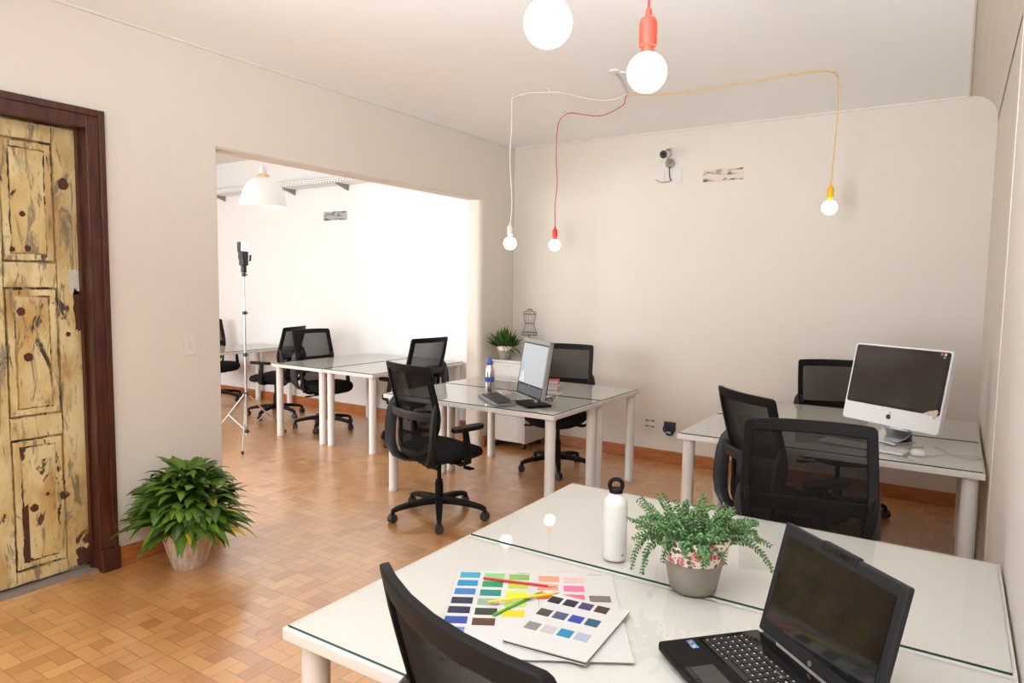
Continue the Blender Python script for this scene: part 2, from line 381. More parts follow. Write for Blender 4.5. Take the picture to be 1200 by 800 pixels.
# right wall with deep window niche seen edge-on
b = MB()
b.box(XR, XR+.15, 3.50, YB, 0, 2.80)
b.box(XR, XR+.15, YF, 3.50, 0, 2.80)
b.prism([(XR+.15, 2.75), (XR, 2.75)] + arc(XR-.17, 2.775, .17, 0, 90, 8) + [(XR-.17, H+.02), (XR+.15, H+.02)], YF, YB, M=Matrix(((1, 0, 0, 0), (0, 0, 1, 0), (0, 1, 0, 0), (0, 0, 0, 1))))
o = struct(b.build('wall_right', M['wall']))
for p in o.data.polygons: p.use_smooth = False
struct(MB().box(XL, XR+.1, YF, YB, H, H+.1).build('ceiling', M['ceil']))
struct(MB().box(XB, XL-.02, YFB, YB, HB, HB+.1).build('ceiling', M['wallB']))
struct(MB().box(XL, XR, YF-.15, YF, 0, .9).box(XL, XR, YF-.15, YF, 2.4, H).box(XL, -3.3, YF-.15, YF, .9, 2.4).box(-.4, XR, YF-.15, YF, .9, 2.4).build('wall_front', M['wall']))
struct(MB().box(XB, XL-W, YFB-.15, YFB, 0, .7).box(XB, XL-W, YFB-.15, YFB, 2.6, HB).box(XB, -8.8, YFB-.15, YFB, .7, 2.6).box(-4.6, XL-W, YFB-.15, YFB, .7, 2.6).build('wall_front', M['wallB']))
struct(MB().box(XB-.15, XB, YFB-.15, YB+.15, 0, HB).build('wall_left', M['wallB']))
# window frames: one added behind camera for fill light, one in second room
def window(x0, x1, y, z0, z1, n):
    b = MB(); b.box(x0, x1, y-.08, y-.03, z0, z0+.05).box(x0, x1, y-.08, y-.03, z1-.05, z1)
    for i in range(n+1):
        x = x0 + (x1-x0-.05)*i/n; b.box(x, x+.05, y-.08, y-.03, z0, z1)
    return struct(b.build('window_%d' % (1 if y < 0 else 2), M['white']))
window(-3.3, -.4, YF, .9, 2.4, 4); window(-8.8, -4.6, YFB, .7, 2.6, 5)
# window casing on the right wall, seen edge-on
struct(MB().box(XR-.010, XR, 3.44, 3.52, 0, 2.72, bev=.002).box(XR-.007, XR, 1.2, 3.44, .0, 2.68).build('trim_1', M['bead']))
# ceiling bead along left and back wall
struct(MB().box(XL, XL+.012, YF, YB, H-.012, H).box(XL, XR-.165, YB-.012, YB, H-.012, H).box(XR-.178, XR-.168, YF, YB, H-.008, H).build('trim_3', M['bead']))
# baseboards
def bboard(name, x0, x1, y0, y1, h=.105):
    b = MB(); b.box(x0, x1, y0, y1, 0, h, bev=.004)
    return struct(b.build(name, M['base']))
bboard('baseboard_left', XL, XL+.018, 1.905, OY0-.005)
bboard('baseboard_left', XL, XL+.018, OY1+.06, YB)
bboard('baseboard_left', XL, XL+.018, YF, .80)
bboard('baseboard_back', XL, XR, YB-.018, YB)
bboard('baseboard_back', XB, XL-W, YB-.018, YB)
bboard('baseboard_right', XR-.012, XR, 3.6, YB-.02)
bboard('baseboard_left', XB, XB+.018, YFB, YB)

# ------------------------------------------------------------------ door
dr = empty('door_1', (XL, 1.4, 0)); dr['kind'] = 'structure'
def dpart(b, name, mats):
    o = b.build(name, mats, dr); o.location = (-XL, -1.4, 0); return o
b = MB()
b.box(XL, XL+.022, DY1-.012, DY1+.078, .12, 2.445, bev=.003); b.box(XL, XL+.022, DY0-.078, DY0+.012, .12, 2.445, bev=.003)
b.box(XL, XL+.0215, DY0+.012, DY1-.012, DH-.015, 2.4448, bev=.003)
for (ya, yb) in ((DY1+.048, DY1+.078), (DY0-.078, DY0-.048)): b.box(XL+.02, XL+.032, ya, yb, .12, 2.445, bev=.003)
b.box(XL+.02, XL+.0315, DY0-.048, DY1+.048, 2.410, 2.4445, bev=.003)
for ya in (DY1-.014, DY0-.083): b.box(XL, XL+.040, ya, ya+.097, 0, .125, bev=.003)
# jamb lining
b.box(XL-W+.01, XL+.008, DY1-.003, DY1+.01, 0, DH-.003); b.box(XL-W+.01, XL+.008, DY0-.01, DY0+.003, 0, DH-.003); b.box(XL-W+.01, XL+.008, DY0-.01, DY1+.01, DH-.003, DH+.01)
b.box(XL-.10, XL-.07, DY1-.015, DY1, 0, DH)
dpart(b, 'door_frame', M['frame'])
dpart(MB().box(XL-W, XL-.03, DY0, DY1, -.003, .006), 'threshold', M['threshold'])
# the leaf: stiles and rails around sunk panels
lx0, lx1 = XL-.145, XL-.112
def ragged(b, y0, y1, z0, z1, x=lx1+.0, t=.012, amp=.004, seed=0, cut=None):
    """board with an irregular outline"""
    rn = random.Random(seed); pts = []
    n1 = max(3, int((y1-y0)/.02)); n2 = max(3, int((z1-z0)/.02))
    for i in range(n1): pts.append((y0+(y1-y0)*i/n1, z0+rn.uniform(0, amp)))
    for i in range(n2): pts.append((y1-rn.uniform(0, amp), z0+(z1-z0)*i/n2))
    for i in range(n1): pts.append((y1-(y1-y0)*i/n1, z1-rn.uniform(0, amp)))
    for i in range(n2): pts.append((y0+rn.uniform(0, amp), z1-(z1-z0)*i/n2))
    MM = Matrix(((0, 0, 1, 0), (1, 0, 0, 0), (0, 1, 0, 0), (0, 0, 0, 1)))
    b.prism(pts, x-t, x, M=MM)
dpart(MB().box(lx0, lx1-.02, DY0, DY1, .01, DH-.003), 'door_backing', M['doorgroove'])
b = MB()
ragged(b, 1.70, 1.812, .04, 2.348, t=.02, seed=1); ragged(b, DY0+.005, 1.03, .02, 2.348, t=.02, seed=2)   # outer stiles
ragged(b, 1.33, 1.46, .02, 2.348, t=.02, seed=3)                                                      # middle stile
for i, (z0, z1) in enumerate(((2.262, 2.348), (1.53, 1.655), (.765, .875), (.02, .085))):
    ragged(b, 1.46, 1.698, z0, z1, t=.019, seed=10+i); ragged(b, 1.03, 1.33, z0, z1, t=.019, seed=20+i)
dpart(b, 'door_leaf', M['door'])
for k, (z0, z1) in enumerate(((1.665, 2.252), (.885, 1.52), (.095, .755))):
    for (y0, y1) in ((1.468, 1.692), (1.035, 1.325)):
        b = MB(); ragged(b, y0, y1, z0, z1, x=lx1-.004, t=.016, seed=30+k)
        o = dpart(b, 'panel_moulding', M['door'])
        b = MB(); ragged(b, y0+.028, y1-.028, z0+.028, z1-.028, x=lx1-.0025, t=.004, amp=.006, seed=40+k)
        dpart(b, 'panel_groove', M['doorgroove'])
        b = MB(); ragged(b, y0+.035, y1-.035, z0+.036, z1-.036, x=lx1+.001, t=.006, amp=.005, seed=50+k)
        dpart(b, 'door_panel', M['doorpanel'])
dpart(MB().add([(lx1+.0005, 1.70+.0, .035), (lx1+.0005, 1.812, .035), (lx1+.0005, 1.812, .09), (lx1+.0005, 1.735, .05)], [(0, 1, 2, 3)]), 'door_chip', M['doorgroove'])
MX = Matrix(((0, 0, 1, 0), (1, 0, 0, 0), (0, 1, 0, 0), (0, 0, 0, 1)))
def chip(name, y0, y1, z0, z1, m, seed):
    rn = random.Random(seed); pts = []
    for k, (a, c) in enumerate((((y0, z0), (y1, z0)), ((y1, z0), (y1, z1)), ((y1, z1), (y0, z1)), ((y0, z1), (y0, z0)))):
        for i in range(6):
            u = i/6; pts.append((a[0]+(c[0]-a[0])*u+(0 if k == 1 else rn.uniform(-.008, .008)), a[1]+(c[1]-a[1])*u+rn.uniform(-.012, .012)))
    dpart(MB().prism(pts, lx1-.002, lx1+.0012, M=MX), name, m)
chip('bare_wood_chip', 1.775, 1.811, 1.30, 1.52, M['knot'], 5); chip('white_paint_chip', 1.755, 1.811, 1.50, 1.62, mat('old_white_paint', 'C9C4BC', .7, noise=.15, nscale=40), 8); chip('bare_wood_chip', 1.50, 1.525, .13, .42, M['knot'], 9); chip('bare_wood_chip', 1.745, 1.811, .03, .12, M['knot'], 12)
for (ky, kz, kr) in ((1.745, 2.064, .027), (1.554, 1.894, .014), (1.505, 1.718, .012), (1.572, 1.725, .016), (1.53, 1.409, .02), (1.553, 1.179, .022), (1.742, 1.286, .013), (1.551, .40, .020), (1.614, .46, .009)):
    rn = random.Random(int(kz*1000)); n = 14
    pts = [(ky+kr*rn.uniform(.82, 1.1)*math.cos(2*PI*i/n), kz+kr*1.1*rn.uniform(.82, 1.1)*math.sin(2*PI*i/n)) for i in range(n)]
    MM = Matrix(((0, 0, 1, 0), (1, 0, 0, 0), (0, 1, 0, 0), (0, 0, 0, 1)))
    dpart(MB().prism(pts, lx1-.002, lx1+.0022, M=MM), 'wood_knot', M['knot'])

# ------------------------------------------------------------------ desks
def desk(name, xa, xb, ya, yb, label, glabel, inx=.055, iny=.055):
    cx, cy_ = (xa+xb)/2, (ya+yb)/2
    t = empty('desk', (cx, cy_, 0), 0, label, 'desk', 'white office desks')
    hx, hy = (xb-xa)/2, (yb-ya)/2
    MB().box(-hx, hx, -hy, hy, .718, .748, bev=.003).build('tabletop', M['lam'], t)
    for sx_ in (-1, 1):
        for sy_ in (-1, 1):
            b = MB(); b.lathe([(.034, .0), (.036, .004), (.036, .022), (.0345, .024), (.0345, .705), (.040, .708), (.040, .718)], 24)
            o = b.build('leg', M['leg'], t); o.location = (sx_*(hx-inx), sy_*(hy-iny), 0)
    g = MB(); e = .010; z0, z1 = .7485, .7545
    vs = [(x, y, z) for z in (z0, z1) for y in (-hy+e, hy-e) for x in (-hx+e, hx-e)]
    g.add(vs, [(0, 2, 3, 1), (4, 5, 7, 6)], 0); g.add(vs, [(0, 1, 5, 4), (2, 6, 7, 3), (0, 4, 6, 2), (1, 3, 7, 5)], 1)
    o = g.build('glass_sheet', [M['glass'], M['gedge']]); o.location = (cx, cy_, 0)
    tag(o, glabel, 'glass', 'glass sheets on the desks')
desk('fg', -1.315, .158, 1.032, 1.770, 'white desk nearest the camera, carrying the colour charts', 'glass sheet under the colour charts and pencils')
desk('fg2', -1.315, .158, 1.772, 2.512, 'white desk behind the nearest one, carrying the white bottle', 'glass sheet under the white bottle')
desk('d3', -1.292, .158, 3.735, 4.475, 'white desk carrying the silver all-in-one computer', 'glass sheet under the silver all-in-one computer')
desk('d3b', -1.292, .158, 4.478, 5.235, 'white desk between the silver computer and the back wall', 'glass sheet behind the silver computer, near the back wall')
desk('d2', -3.58, -2.105, 3.755, 4.46, 'white desk in the middle carrying monitor and keyboard', 'glass sheet under the keyboard and black monitor')
desk('d2b', -3.58, -2.105, 4.462, 5.17, 'white desk behind the black monitor, carrying the red book', 'glass sheet under the red and cream books')
desk('B1', -5.80, -5.055, 4.47, 5.84, 'white desk in the bright room, left one of the joined pair', 'glass sheet on the left desk of the bright room pair')
desk('B2', -5.05, -4.39, 4.47, 5.84, 'white desk in the bright room, right one of the joined pair by the opening', 'glass sheet on the right desk of the bright room pair')
desk('B3', -7.85, -7.10, 4.47, 5.84, 'far white desk at the left of the bright room behind the tripod', 'glass sheet on the far desk behind the tripod')

# ------------------------------------------------------------------ office chair
def chair_proto():
    t = empty('office_chair', (0, 0, 0))
    leg = MB(); pts = [(0, .02, .118), (0, .10, .118), (0, .20, .108), (0, .285, .092), (0, .318, .078), (0, .322, .058)]
    leg.strip(pts, (1, 0, 0), [.028, .025, .021, .018, .016, .013], [.020, .020, .017, .015, .013, .012])
    l0 = leg.build('base_leg', M['plas'], t)
    cs = MB()
    for sx_ in (-1, 1): cs.lathe([(.012, -.009), (.026, -.009), (.0275, -.006), (.0275, .006), (.026, .009), (.012, .009)], 20, M=T(sx_*.014, 0, .0275) @ Matrix.Rotation(PI/2, 4, 'Y'))
    cs.box(-.005, .005, -.022, .022, .022, .052, bev=.003); cs.strip([(0, -.028, .030), (0, -.018, .052), (0, .004, .060), (0, .022, .050)], (1, 0, 0), .019, .003)
    cs.cyl((0, 0, .045), (0, 0, .075), .007)
    c0 = cs.build('caster', M['castw'], t)
    for k in range(5):
        a = 2*PI*k/5+.3
        l = l0 if k == 0 else l0.copy(); c = c0 if k == 0 else c0.copy()
        if k: C.objects.link(l); C.objects.link(c)
        l.rotation_euler = (0, 0, a); c.location = (-.322*math.sin(a), .322*math.cos(a), 0); c.rotation_euler = (0, 0, a+.9+k*1.3)
    MB().lathe([(.03, .095), (.042, .10), (.042, .125), (.036, .14), (.028, .145), (.028, .24), (.024, .242), (.024, .26), (.015, .262), (.015, .39)], 20).build('gas_lift', M['plas'], t)
    b = MB(); b.box(-.075, .075, -.13, .12, .375, .415, bev=.012); b.box(-.16, .16, -.02, .05, .392, .415, bev=.005)
    b.tube([(.06, .05, .392), (.16, .06, .385), (.235, .055, .378)], .006); b.box(.215, .285, .03, .075, .372, .384, bev=.004)
    b.cyl((-.07, -.07, .37), (.09, -.07, .37), .022); b.build('tilt_mechanism', M['plas'], t)
    # seat
    def sup(a, hw, hl, n=3.2):
        c_, s_ = math.cos(a), math.sin(a); return (hw*math.copysign(abs(c_)**(2/n), c_), hl*math.copysign(abs(s_)**(2/n), s_))
    def cushion(levels, name, m, zoff):
        b = MB(); n = 40; vs = []; fs = []
        for hw, hl, z in levels:
            for i in range(n):
                x, y = sup(2*PI*i/n, hw, hl); dz = -.035*max(0, (y-.10)/.14)**2 - .012*max(0, -y/.24)**2*0 + .012*(x/.25)**2
                vs.append((x, y+.02, z+dz*zoff))
        for j in range(len(levels)-1):
            for i in range(n): k = (i+1) % n; fs.append((j*n+i, j*n+k, (j+1)*n+k, (j+1)*n+i))
        L_ = len(levels)
        for j, flip in ((0, True), (L_-1, False)):
            cen = len(vs); vs.append((0, .02, levels[j][2]))
            for i in range(n): k = (i+1) % n; fs.append((cen, j*n+k, j*n+i) if flip else (cen, j*n+i, j*n+k))
        b.add(vs, fs, 0, True); return b.build(name, m, t)
    cushion([(.225, .215, .427), (.243, .233, .436), (.250, .242, .455), (.247, .240, .478), (.232, .226, .494), (.18, .18, .503), (.09, .09, .505)], 'seat', M['fabric'], 1)
    cushion([(.15, .16, .405), (.20, .20, .412), (.226, .216, .424), (.226, .216, .430)], 'seat_pan', M['plas'], .9)
    # backrest in surface coordinates
    def prof(x, z):
        zz = [(.45, -.215), (.53, -.205), (.60, -.192), (.68, -.188), (.76, -.205), (.86, -.235), (.96, -.262), (1.08, -.288)]
        y = zz[-1][1]
        for (a, ya), (c, yc) in zip(zz, zz[1:]):
            if z <= c: q = (z-a)/(c-a); y = ya+(yc-ya)*q; break
        return V((x, y-.02 + .8*x*x, z))
    out = [(0, .468), (.07, .470), (.120, .478), (.158, .500), (.184, .545), (.204, .60), (.222, .66), (.235, .72), (.241, .77), (.243, .83), (.242, .90), (.240, .97), (.238, 1.02), (.237, 1.045), (.233, 1.056), (.223, 1.062), (.16, 1.064), (.08, 1.065), (0, 1.065)]
    full = out + [(-x, z) for x, z in out[-2:0:-1]]
    n = len(full); inn = []
    def halfw(z):
        hw = 0
        for (xa, za), (xb, zb) in zip(out, out[1:]):
            if min(za, zb) <= z <= max(za, zb) and abs(za-zb) > 1e-6: hw = max(hw, xa+(xb-xa)*(z-za)/(zb-za))
        return hw
    for x, z in full:
        z2 = min(max(z, .500), 1.017); lim = halfw(z2)-.036
        if z2 < .53: lim -= .03*(.53-z2)/.03
        inn.append((math.copysign(min(abs(x)*.97, lim), x) if abs(x) > 1e-6 else 0, z2))
    b = MB(); vs = []
    for th in (.010, -.012):
        for lp in (full, inn):
            for x, z in lp:
                p = prof(x, z); p.y += th; vs.append(p)
    for i in range(n):
        k = (i+1) % n; F0, F1, B0, B1 = 0, n, 2*n, 3*n
        b.add([], [])
    fs = []
    for i in range(n):
        k = (i+1) % n
        fs += [(i, k, n+k, n+i), (2*n+i, 3*n+i, 3*n+k, 2*n+k), (i, 2*n+i, 2*n+k, k), (n+i, n+k, 3*n+k, 3*n+i)]
    b.add(vs, fs, 0, True); o = b.build('backrest_frame', M['plas'], t)
    bv = o.modifiers.new('bevel', 'BEVEL'); bv.width = .004; bv.segments = 2; bv.limit_method = 'ANGLE'
    b = MB(); vs = []; fs = []; zs = [.478+i*(1.05-.478)/24 for i in range(25)]
    side = [(x, z) for x, z in out if True]
    for z in zs:
        hw = 0
        for (xa, za), (xb, zb) in zip(side, side[1:]):
            if min(za, zb) <= z <= max(za, zb) and abs(za-zb) > 1e-6:
                hw = max(hw, xa+(xb-xa)*(z-za)/(zb-za))
        hw = max(.05, hw-.012)
        for i in range(13): x = hw*(-1+2*i/12); vs.append(prof(x, z))
    for j in range(24):
        for i in range(12): fs.append((j*13+i, j*13+i+1, (j+1)*13+i+1, (j+1)*13+i))
    b.add(vs, fs, 0, True); b.build('backrest_mesh', M['mesh'], t)
    # rear support bracket
    b = MB()
    for s_ in (-1, 1):
        b.strip([(s_*.226, -.196, .812), (s_*.231, -.206, .78), (s_*.236, -.222, .72), (s_*.238, -.232, .64), (s_*.236, -.236, .56), (s_*.224, -.236, .495), (s_*.195, -.222, .44), (s_*.145, -.17, .402), (s_*.07, -.08, .392)],
                [V((-s_*.5, .8, .35)), V((-s_*.5, .8, .2))] + [V((-s_*.55, .83, 0))]*3 + [V((-s_*.4, .9, .1)), V((s_*.2, 1, .2)), V((s_*.5, 1, 0)), V((s_*.5, 1, 0))], [.022, .034, .038, .038, .037, .034, .031, .028, .026], [.009, .011, .012, .012, .012, .012, .011, .010, .010])
        b.box(s_*.250-.003, s_*.250+.002, -.243, -.235, .58, .70)
    b.strip([(-.242, -.222, .745), (-.15, -.256, .738), (0, -.268, .735), (.15, -.256, .738), (.242, -.222, .745)], (0, 0, 1), .027, .007)
    b.box(-.05, .05, -.262, -.235, .63, .70, bev=.008); b.strip([(0, -.262, .73), (0, -.256, .66)], (1, 0, 0), .02, .006)
    b.build('back_support', M['plasg'], t)
    for s_ in (-1, 1):
        b = MB(); b.strip([(s_*.14, .02, .408), (s_*.225, .02, .402), (s_*.275, .018, .425), (s_*.290, .012, .48), (s_*.292, .0, .56), (s_*.288, -.01, .645)], [V((0, 1, 0))]*6, [.025, .026, .028, .027, .024, .020], [.009, .010, .012, .012, .010, .009])
        a = b.build('armrest', M['plas'], t)
        b = MB(); n_ = 24; vs = []; fs = []
        for sc, z in ((.85, .642), (1, .650), (1, .662), (.88, .670)):
            for i in range(n_):
                x, y = sup(2*PI*i/n_, .043*sc, .125*(sc*.3+.7), 3); vs.append((s_*.288+x, .01+y, z+.012*(y/.12)**3*.3))
        for j in range(3):
            for i in range(n_): k = (i+1) % n_; fs.append((j*n_+i, j*n_+k, (j+1)*n_+k, (j+1)*n_+i))
        fs += [tuple(range(n_))[::-1], tuple(range(3*n_, 4*n_))]; b.add(vs, fs, 0, True); b.build('arm_pad', M['plas'], a)
    return t
proto = chair_proto()
chairs = [  # x, y, facing (deg), base spin, label
    (-2.87, 3.55, 76, 0, 'black mesh office chair in front of the keyboard desk, seen from behind'),
    (-2.80, 5.07, -76, 0, 'black mesh office chair behind the black monitor, by the back wall'),
    (-6.68, 5.20, 200, 0, 'black mesh office chair beside the tripod, facing the far desk'),
    (-5.69, 5.08, -6, 0, 'black mesh office chair tucked at the left end of the paired bright room desks'),
    (-4.48, 5.10, 174, 0, 'black mesh office chair at the right end of the paired desks, in the wide opening'),
    (-.63, 5.19, -68, 0, 'black mesh office chair behind the silver computer, against the back wall side'),
    (-.68, 3.66, 47, 0, 'black mesh office chair turned sideways at the left front of the computer desk'),
    (-.39, 2.56, -77, 0, 'black mesh office chair right behind the open laptop, its back filling the gap'),
    (-.56, 1.08, 71, 0, 'black mesh office chair cut by the bottom edge, beside the colour charts'),
    (-8.15, 5.42, -3, 0, 'sliver of a black office chair behind the tripod pole at the far desk'),
]
for i, (x, y, a, sp, lb) in enumerate(chairs):
    o = proto if i == 0 else copy_tree(proto)
    o.location = (x, y, 0); o.rotation_euler = (0, 0, math.radians(a-90)); tag(o, lb, 'office chair', 'black mesh office chairs')

# ------------------------------------------------------------------ pendant lamps
def lamp(x, y, zb, sock, label, cordpts=None, hook=True, cordm=None, cat='lamp', zc=H):
    """zb = bulb centre height"""
    t = empty('pendant_lamp', (x, y, zb), 0, label, cat, 'bare bulb pendant lamps')
    R = .0475
    prof_ = [(0, -R)] + [(R*math.cos(math.radians(a)), R*math.sin(math.radians(a))) for a in range(-80, 71, 10)]
    MB().lathe(prof_, 28, cap=False).build('bulb', M['bulb'], t)
    MB().lathe([(.0165, R-.004), (.0165, R+.004), (.015, R+.004), (.0155, R+.012), (.0215, R+.014), (.0215, R+.066), (.018, R+.078), (.009, R+.084), (.007, R+.10), (.0035, R+.102)], 20).build('socket', sock, t)
    z0 = R+.10
    if cordpts:
        pts = cordpts
    else:
        pts = [(0, 0, z0), (.003, 0, z0+.2), (-.002, .003, z0+.45), (0, 0, zc-zb)]
    MB().tube(pts, .0032, 6).build('cord', cordm or sock, t)
    return t
M['red'] = mat('red_silicone', 'E03A2A', .4); M['yel'] = mat('yellow_silicone', 'F2B418', .4); M['redc'] = mat('red_textile_cord', 'C82A22', .7); M['yelc'] = mat('yellow_textile_cord', 'DDAF3C', .7)
M['whc'] = mat('white_textile_cord', (.80, .76, .72), .7)
def world_cord(cx, cy_, zb, hang, run):
    pts = [(0, 0, .147)]
    for dx, dy, dz in hang: pts.append((dx, dy, dz))
    for x, y, z in run: pts.append((x-cx, y-cy_, z-zb))
    return pts
def smooth(pts, k=4):
    P = [V(p) for p in pts]; P = [P[0]]+P+[P[-1]]; out = []
    for i in range(1, len(P)-2):
        for j in range(k):
            s = j/k; a, b, c, d = P[i-1:i+3]
            out.append(.5*((2*b)+(c-a)*s+(2*a-5*b+4*c-d)*s*s+(3*b-a-3*c+d)*s**3))
    out.append(P[-2]); return out
hx_, hy_ = -2.005, 4.52
wx, wy, wz = -2.785, 4.257, 1.883
lamp(wx, wy, wz, M['white'], 'white pendant lamp with bare lit bulb, leftmost hanging before the corner', smooth(world_cord(wx, wy, wz, [(.012, 0, .30), (-.01, 0, .6), (0, 0, .85), (0, .0, 1.02)], [(-2.76, 4.24, 2.925), (-2.61, 4.22, 2.93), (-2.471, 4.26, 2.925), (-2.404, 4.30, 2.925), (-2.315, 4.42, 2.91), (-2.23, 4.52, 2.90), (-2.124, 4.58, 2.905), (hx_, hy_, 2.91)])), cordm=M['whc'])
rx, ry, rzz = -2.781, 4.92, 1.908
lamp(rx, ry, rzz, M['red'], 'red pendant lamp with bare lit bulb, hanging right of the white one', smooth(world_cord(rx, ry, rzz, [(-.004, 0, .32), (.012, 0, .50), (-.002, 0, .70), (.004, 0, .92), (.03, -.01, .99)], [(-2.67, 4.85, 2.92), (-2.56, 4.78, 2.905), (-2.448, 4.80, 2.88), (-2.398, 4.86, 2.88), (-2.313, 4.86, 2.885), (-2.129, 4.739, 2.90), (-2.05, 4.60, 2.905), (hx_, hy_, 2.91)])), cordm=M['redc'])
yx, yy, yz = -.725, 4.90, 2.108
lamp(yx, yy, yz, M['yel'], 'yellow pendant lamp with bare lit bulb, hanging over the computer desk', smooth(world_cord(yx, yy, yz, [(.01, 0, .35), (.02, 0, .60), (.015, -.01, .79)], [(-.715, 4.86, 2.93), (-.75, 4.76, 2.935), (-.90, 4.70, 2.93), (-1.253, 4.663, 2.91), (-1.533, 4.657, 2.90), (-1.8, 4.62, 2.90), (hx_, hy_, 2.91)])), cordm=M['yelc'])
lamp(-.656, 1.595, 2.090, M['red'], 'large looking red pendant lamp near the camera at the top edge', cordm=M['redc'])
lamp(-.70, 1.195, 2.087, M['white'], 'nearest bare lit bulb, cut by the top edge left of the red lamp', cordm=M['whc'])
def hook(x, y, lb):
    b = MB(); b.lathe([(.014, 0), (.014, -.004), (.006, -.008)], 16); b.tube([(0, 0, -.006), (0, 0, -.016), (.010, 0, -.022), (.014, 0, -.014)], .002, 6)
    o = b.build('ceiling_hook', M['white']); o.location = (x, y, H); tag(o, lb, 'hook', 'white ceiling hooks')
hook(-2.76, 4.24, 'small white ceiling hook above the white pendant lamp'); hook(-2.67, 4.85, 'small white ceiling hook above the red pendant lamp'); hook(-.73, 4.80, 'small white ceiling hook above the yellow pendant lamp'); hook(-2.47, 4.24, 'small white ceiling hook along the run of the white cord')
b = MB(); b.lathe([(.035, 0), (.035, -.012), (.01, -.02)], 20, M=T(-1.905, 4.10, H)); b.strip([(-1.905, 4.10, H-.014), (-1.92, 4.22, H-.02), (-2.0, 4.50, H-.03)], (1, 0, 0), .007, .007)
b.strip([(-1.905, 4.10, H-.012), (-1.76, 4.16, H-.012)], (0, 1, 0), .006, .005)
tag(b.build('ceiling_outlet', M['white']), 'white ceiling outlet from which the lamp cords fan out', 'ceiling outlet')

# dome lamp in the bright room
M['dome'] = emis('milky_lit_glass', (1, .96, .91), .30); M['dome'].node_tree.nodes['Principled BSDF'].inputs['Base Color'].default_value = (.55, .53, .50, 1)
t = empty('dome_pendant_lamp', (-4.36, 3.31, 2.13), 0, 'white milky dome pendant lamp hanging in the bright room', 'lamp')
MB().lathe([(.172, 0), (.170, .012), (.160, .06), (.146, .11), (.122, .16), (.088, .195), (.050, .212), (.038, .215), (.035, .209), (.085, .190), (.118, .155), (.142, .105), (.156, .06), (.166, .012)], 40, cap=False).build('lamp_shade', M['dome'], t)
MB().lathe([(.045, .205), (.045, .235), (.04, .238)], 24).build('brass_collar', mat('brass', (.75, .5, .25), .3, metal=1), t)
b = MB(); b.lathe([(.028, .235), (.03, .25), (.022, .285), (.012, .30)], 20)
b.tube([(0, 0, .29), (0, 0, HB-2.13)], .003, 6); b.build('cord', M['white'], t)
MB().lathe([(0, .08), (.03, .09), (.035, .12), (.02, .16), (.014, .2)], 20).build('bulb', M['bulb'], t)

# ------------------------------------------------------------------ tripod flash
t = empty('light_stand', (-5.82, 4.18, 0), 0, 'tall thin silver light stand with a lit flash on top, in the bright room', 'light stand')
b = MB(); b.cyl((0, 0, .06), (0, 0, .9), .013); b.cyl((0, 0, .85), (0, 0, 1.30), .0105); b.cyl((0, 0, 1.25), (0, 0, 1.70), .008); b.build('pole', M['steel'], t)
feet = [(.42, -.35), (-.10, .34), (-.31, .02), ]
feet = [(.42, -.35), (-.02, .48), (-.46, -.08)]
for fx, fy in feet:
    d = math.hypot(fx, fy)
    b = MB(); b.tube([(0.02*fx/d, .02*fy/d, .47), (fx*.5, fy*.5, .245), (fx, fy, .012)], .0085); b.cyl((0, 0, .10), (fx*.5, fy*.5, .245), .006); b.lathe([(.01, 0), (.012, .01), (.01, .03)], 12, mi=1, M=T(fx, fy, 0)); b.build('leg', [M['steel'], M['blackm']], t)
b = MB()
for z in (.10, .47, .86, 1.27, 1.64):
    b.lathe([(.012, z-.018), (.02, z-.015), (.02, z+.015), (.012, z+.018)], 16)
    b.box(.01, .05, -.006, .006, z-.006, z+.006, bev=.002)
b.build('clamp', M['blackm'], t)
fl = MB(); fl.box(-.02, .02, -.02, .02, 1.66, 1.74, bev=.005); fl.box(-.035, .035, -.03, .03, 1.73, 1.80, bev=.006); fl.box(-.04, .03, -.035, .035, 1.79, 1.87, bev=.006); fl.box(-.045, .02, -.04, .04, 1.86, 1.955, bev=.006); fl.strip([(.03, 0, 1.775), (.10, 0, 1.775), (.105, 0, 1.83)], (0, 1, 0), .01, .004); fl.build('flash_unit', M['blackm'], t)
MB().box(.02, .024, -.036, .036, 1.875, 1.95).build('flash_window', emis('flash_glow', (.8, .9, 1), 60), t)

# ------------------------------------------------------------------ big potted plant on the floor
def leaf(b, base, az, el, L_, w, droop, mi=0, fold=.25, n=7, roll_=0):
    """arching pointed leaf"""
    p = V(base); d = V((math.cos(az)*math.cos(el), math.sin(az)*math.cos(el), math.sin(el))); side = V((-math.sin(az), math.cos(az), 0))
    vs = []; st = L_/n
    side = (Matrix.Rotation(roll_, 3, d) @ side)
    for i in range(n+1):
        s = i/n; ww = w*(.18+.82*math.sin(PI*min(1, s*1.15+.02))**.8)*(1 if s < .5 else (1-(s-.5)/.5)**.75) if i < n else 0
        ww = w*max(0, (math.sin(PI*s**.75))**.9)+(.0015 if i == 0 else 0)
        up = side.cross(d).normalized()
        vs += [p-side*ww/2+up*fold*ww/2, p.copy(), p+side*ww/2+up*fold*ww/2]
        p = p+d*st; d = (d+V((0, 0, -1))*droop*st/L_*(.4+s)).normalized()
    fs = []
    for i in range(n): a = i*3; fs += [(a, a+1, a+4, a+3), (a+1, a+2, a+5, a+4)]
    b.add(vs, fs, mi, True)
t = empty('potted_plant', (-3.495, 2.13, 0), 0, 'bushy green leafy plant in a pale grooved pot on the floor by the door', 'potted plant')
b = MB(); b.lathe([(.001, .0), (.082, 0), (.088, .008), (.112, .09), (.132, .17), (.143, .225), (.150, .24), (.150, .250), (.140, .250), (.130, .20)], 40, cap=False)
M['potw'] = wood('whitewashed_pot', 'B09A8C', 'E0D5CC', (9, 9, .8), .35, 5)
b.build('pot', M['potw'], t)
b = MB()
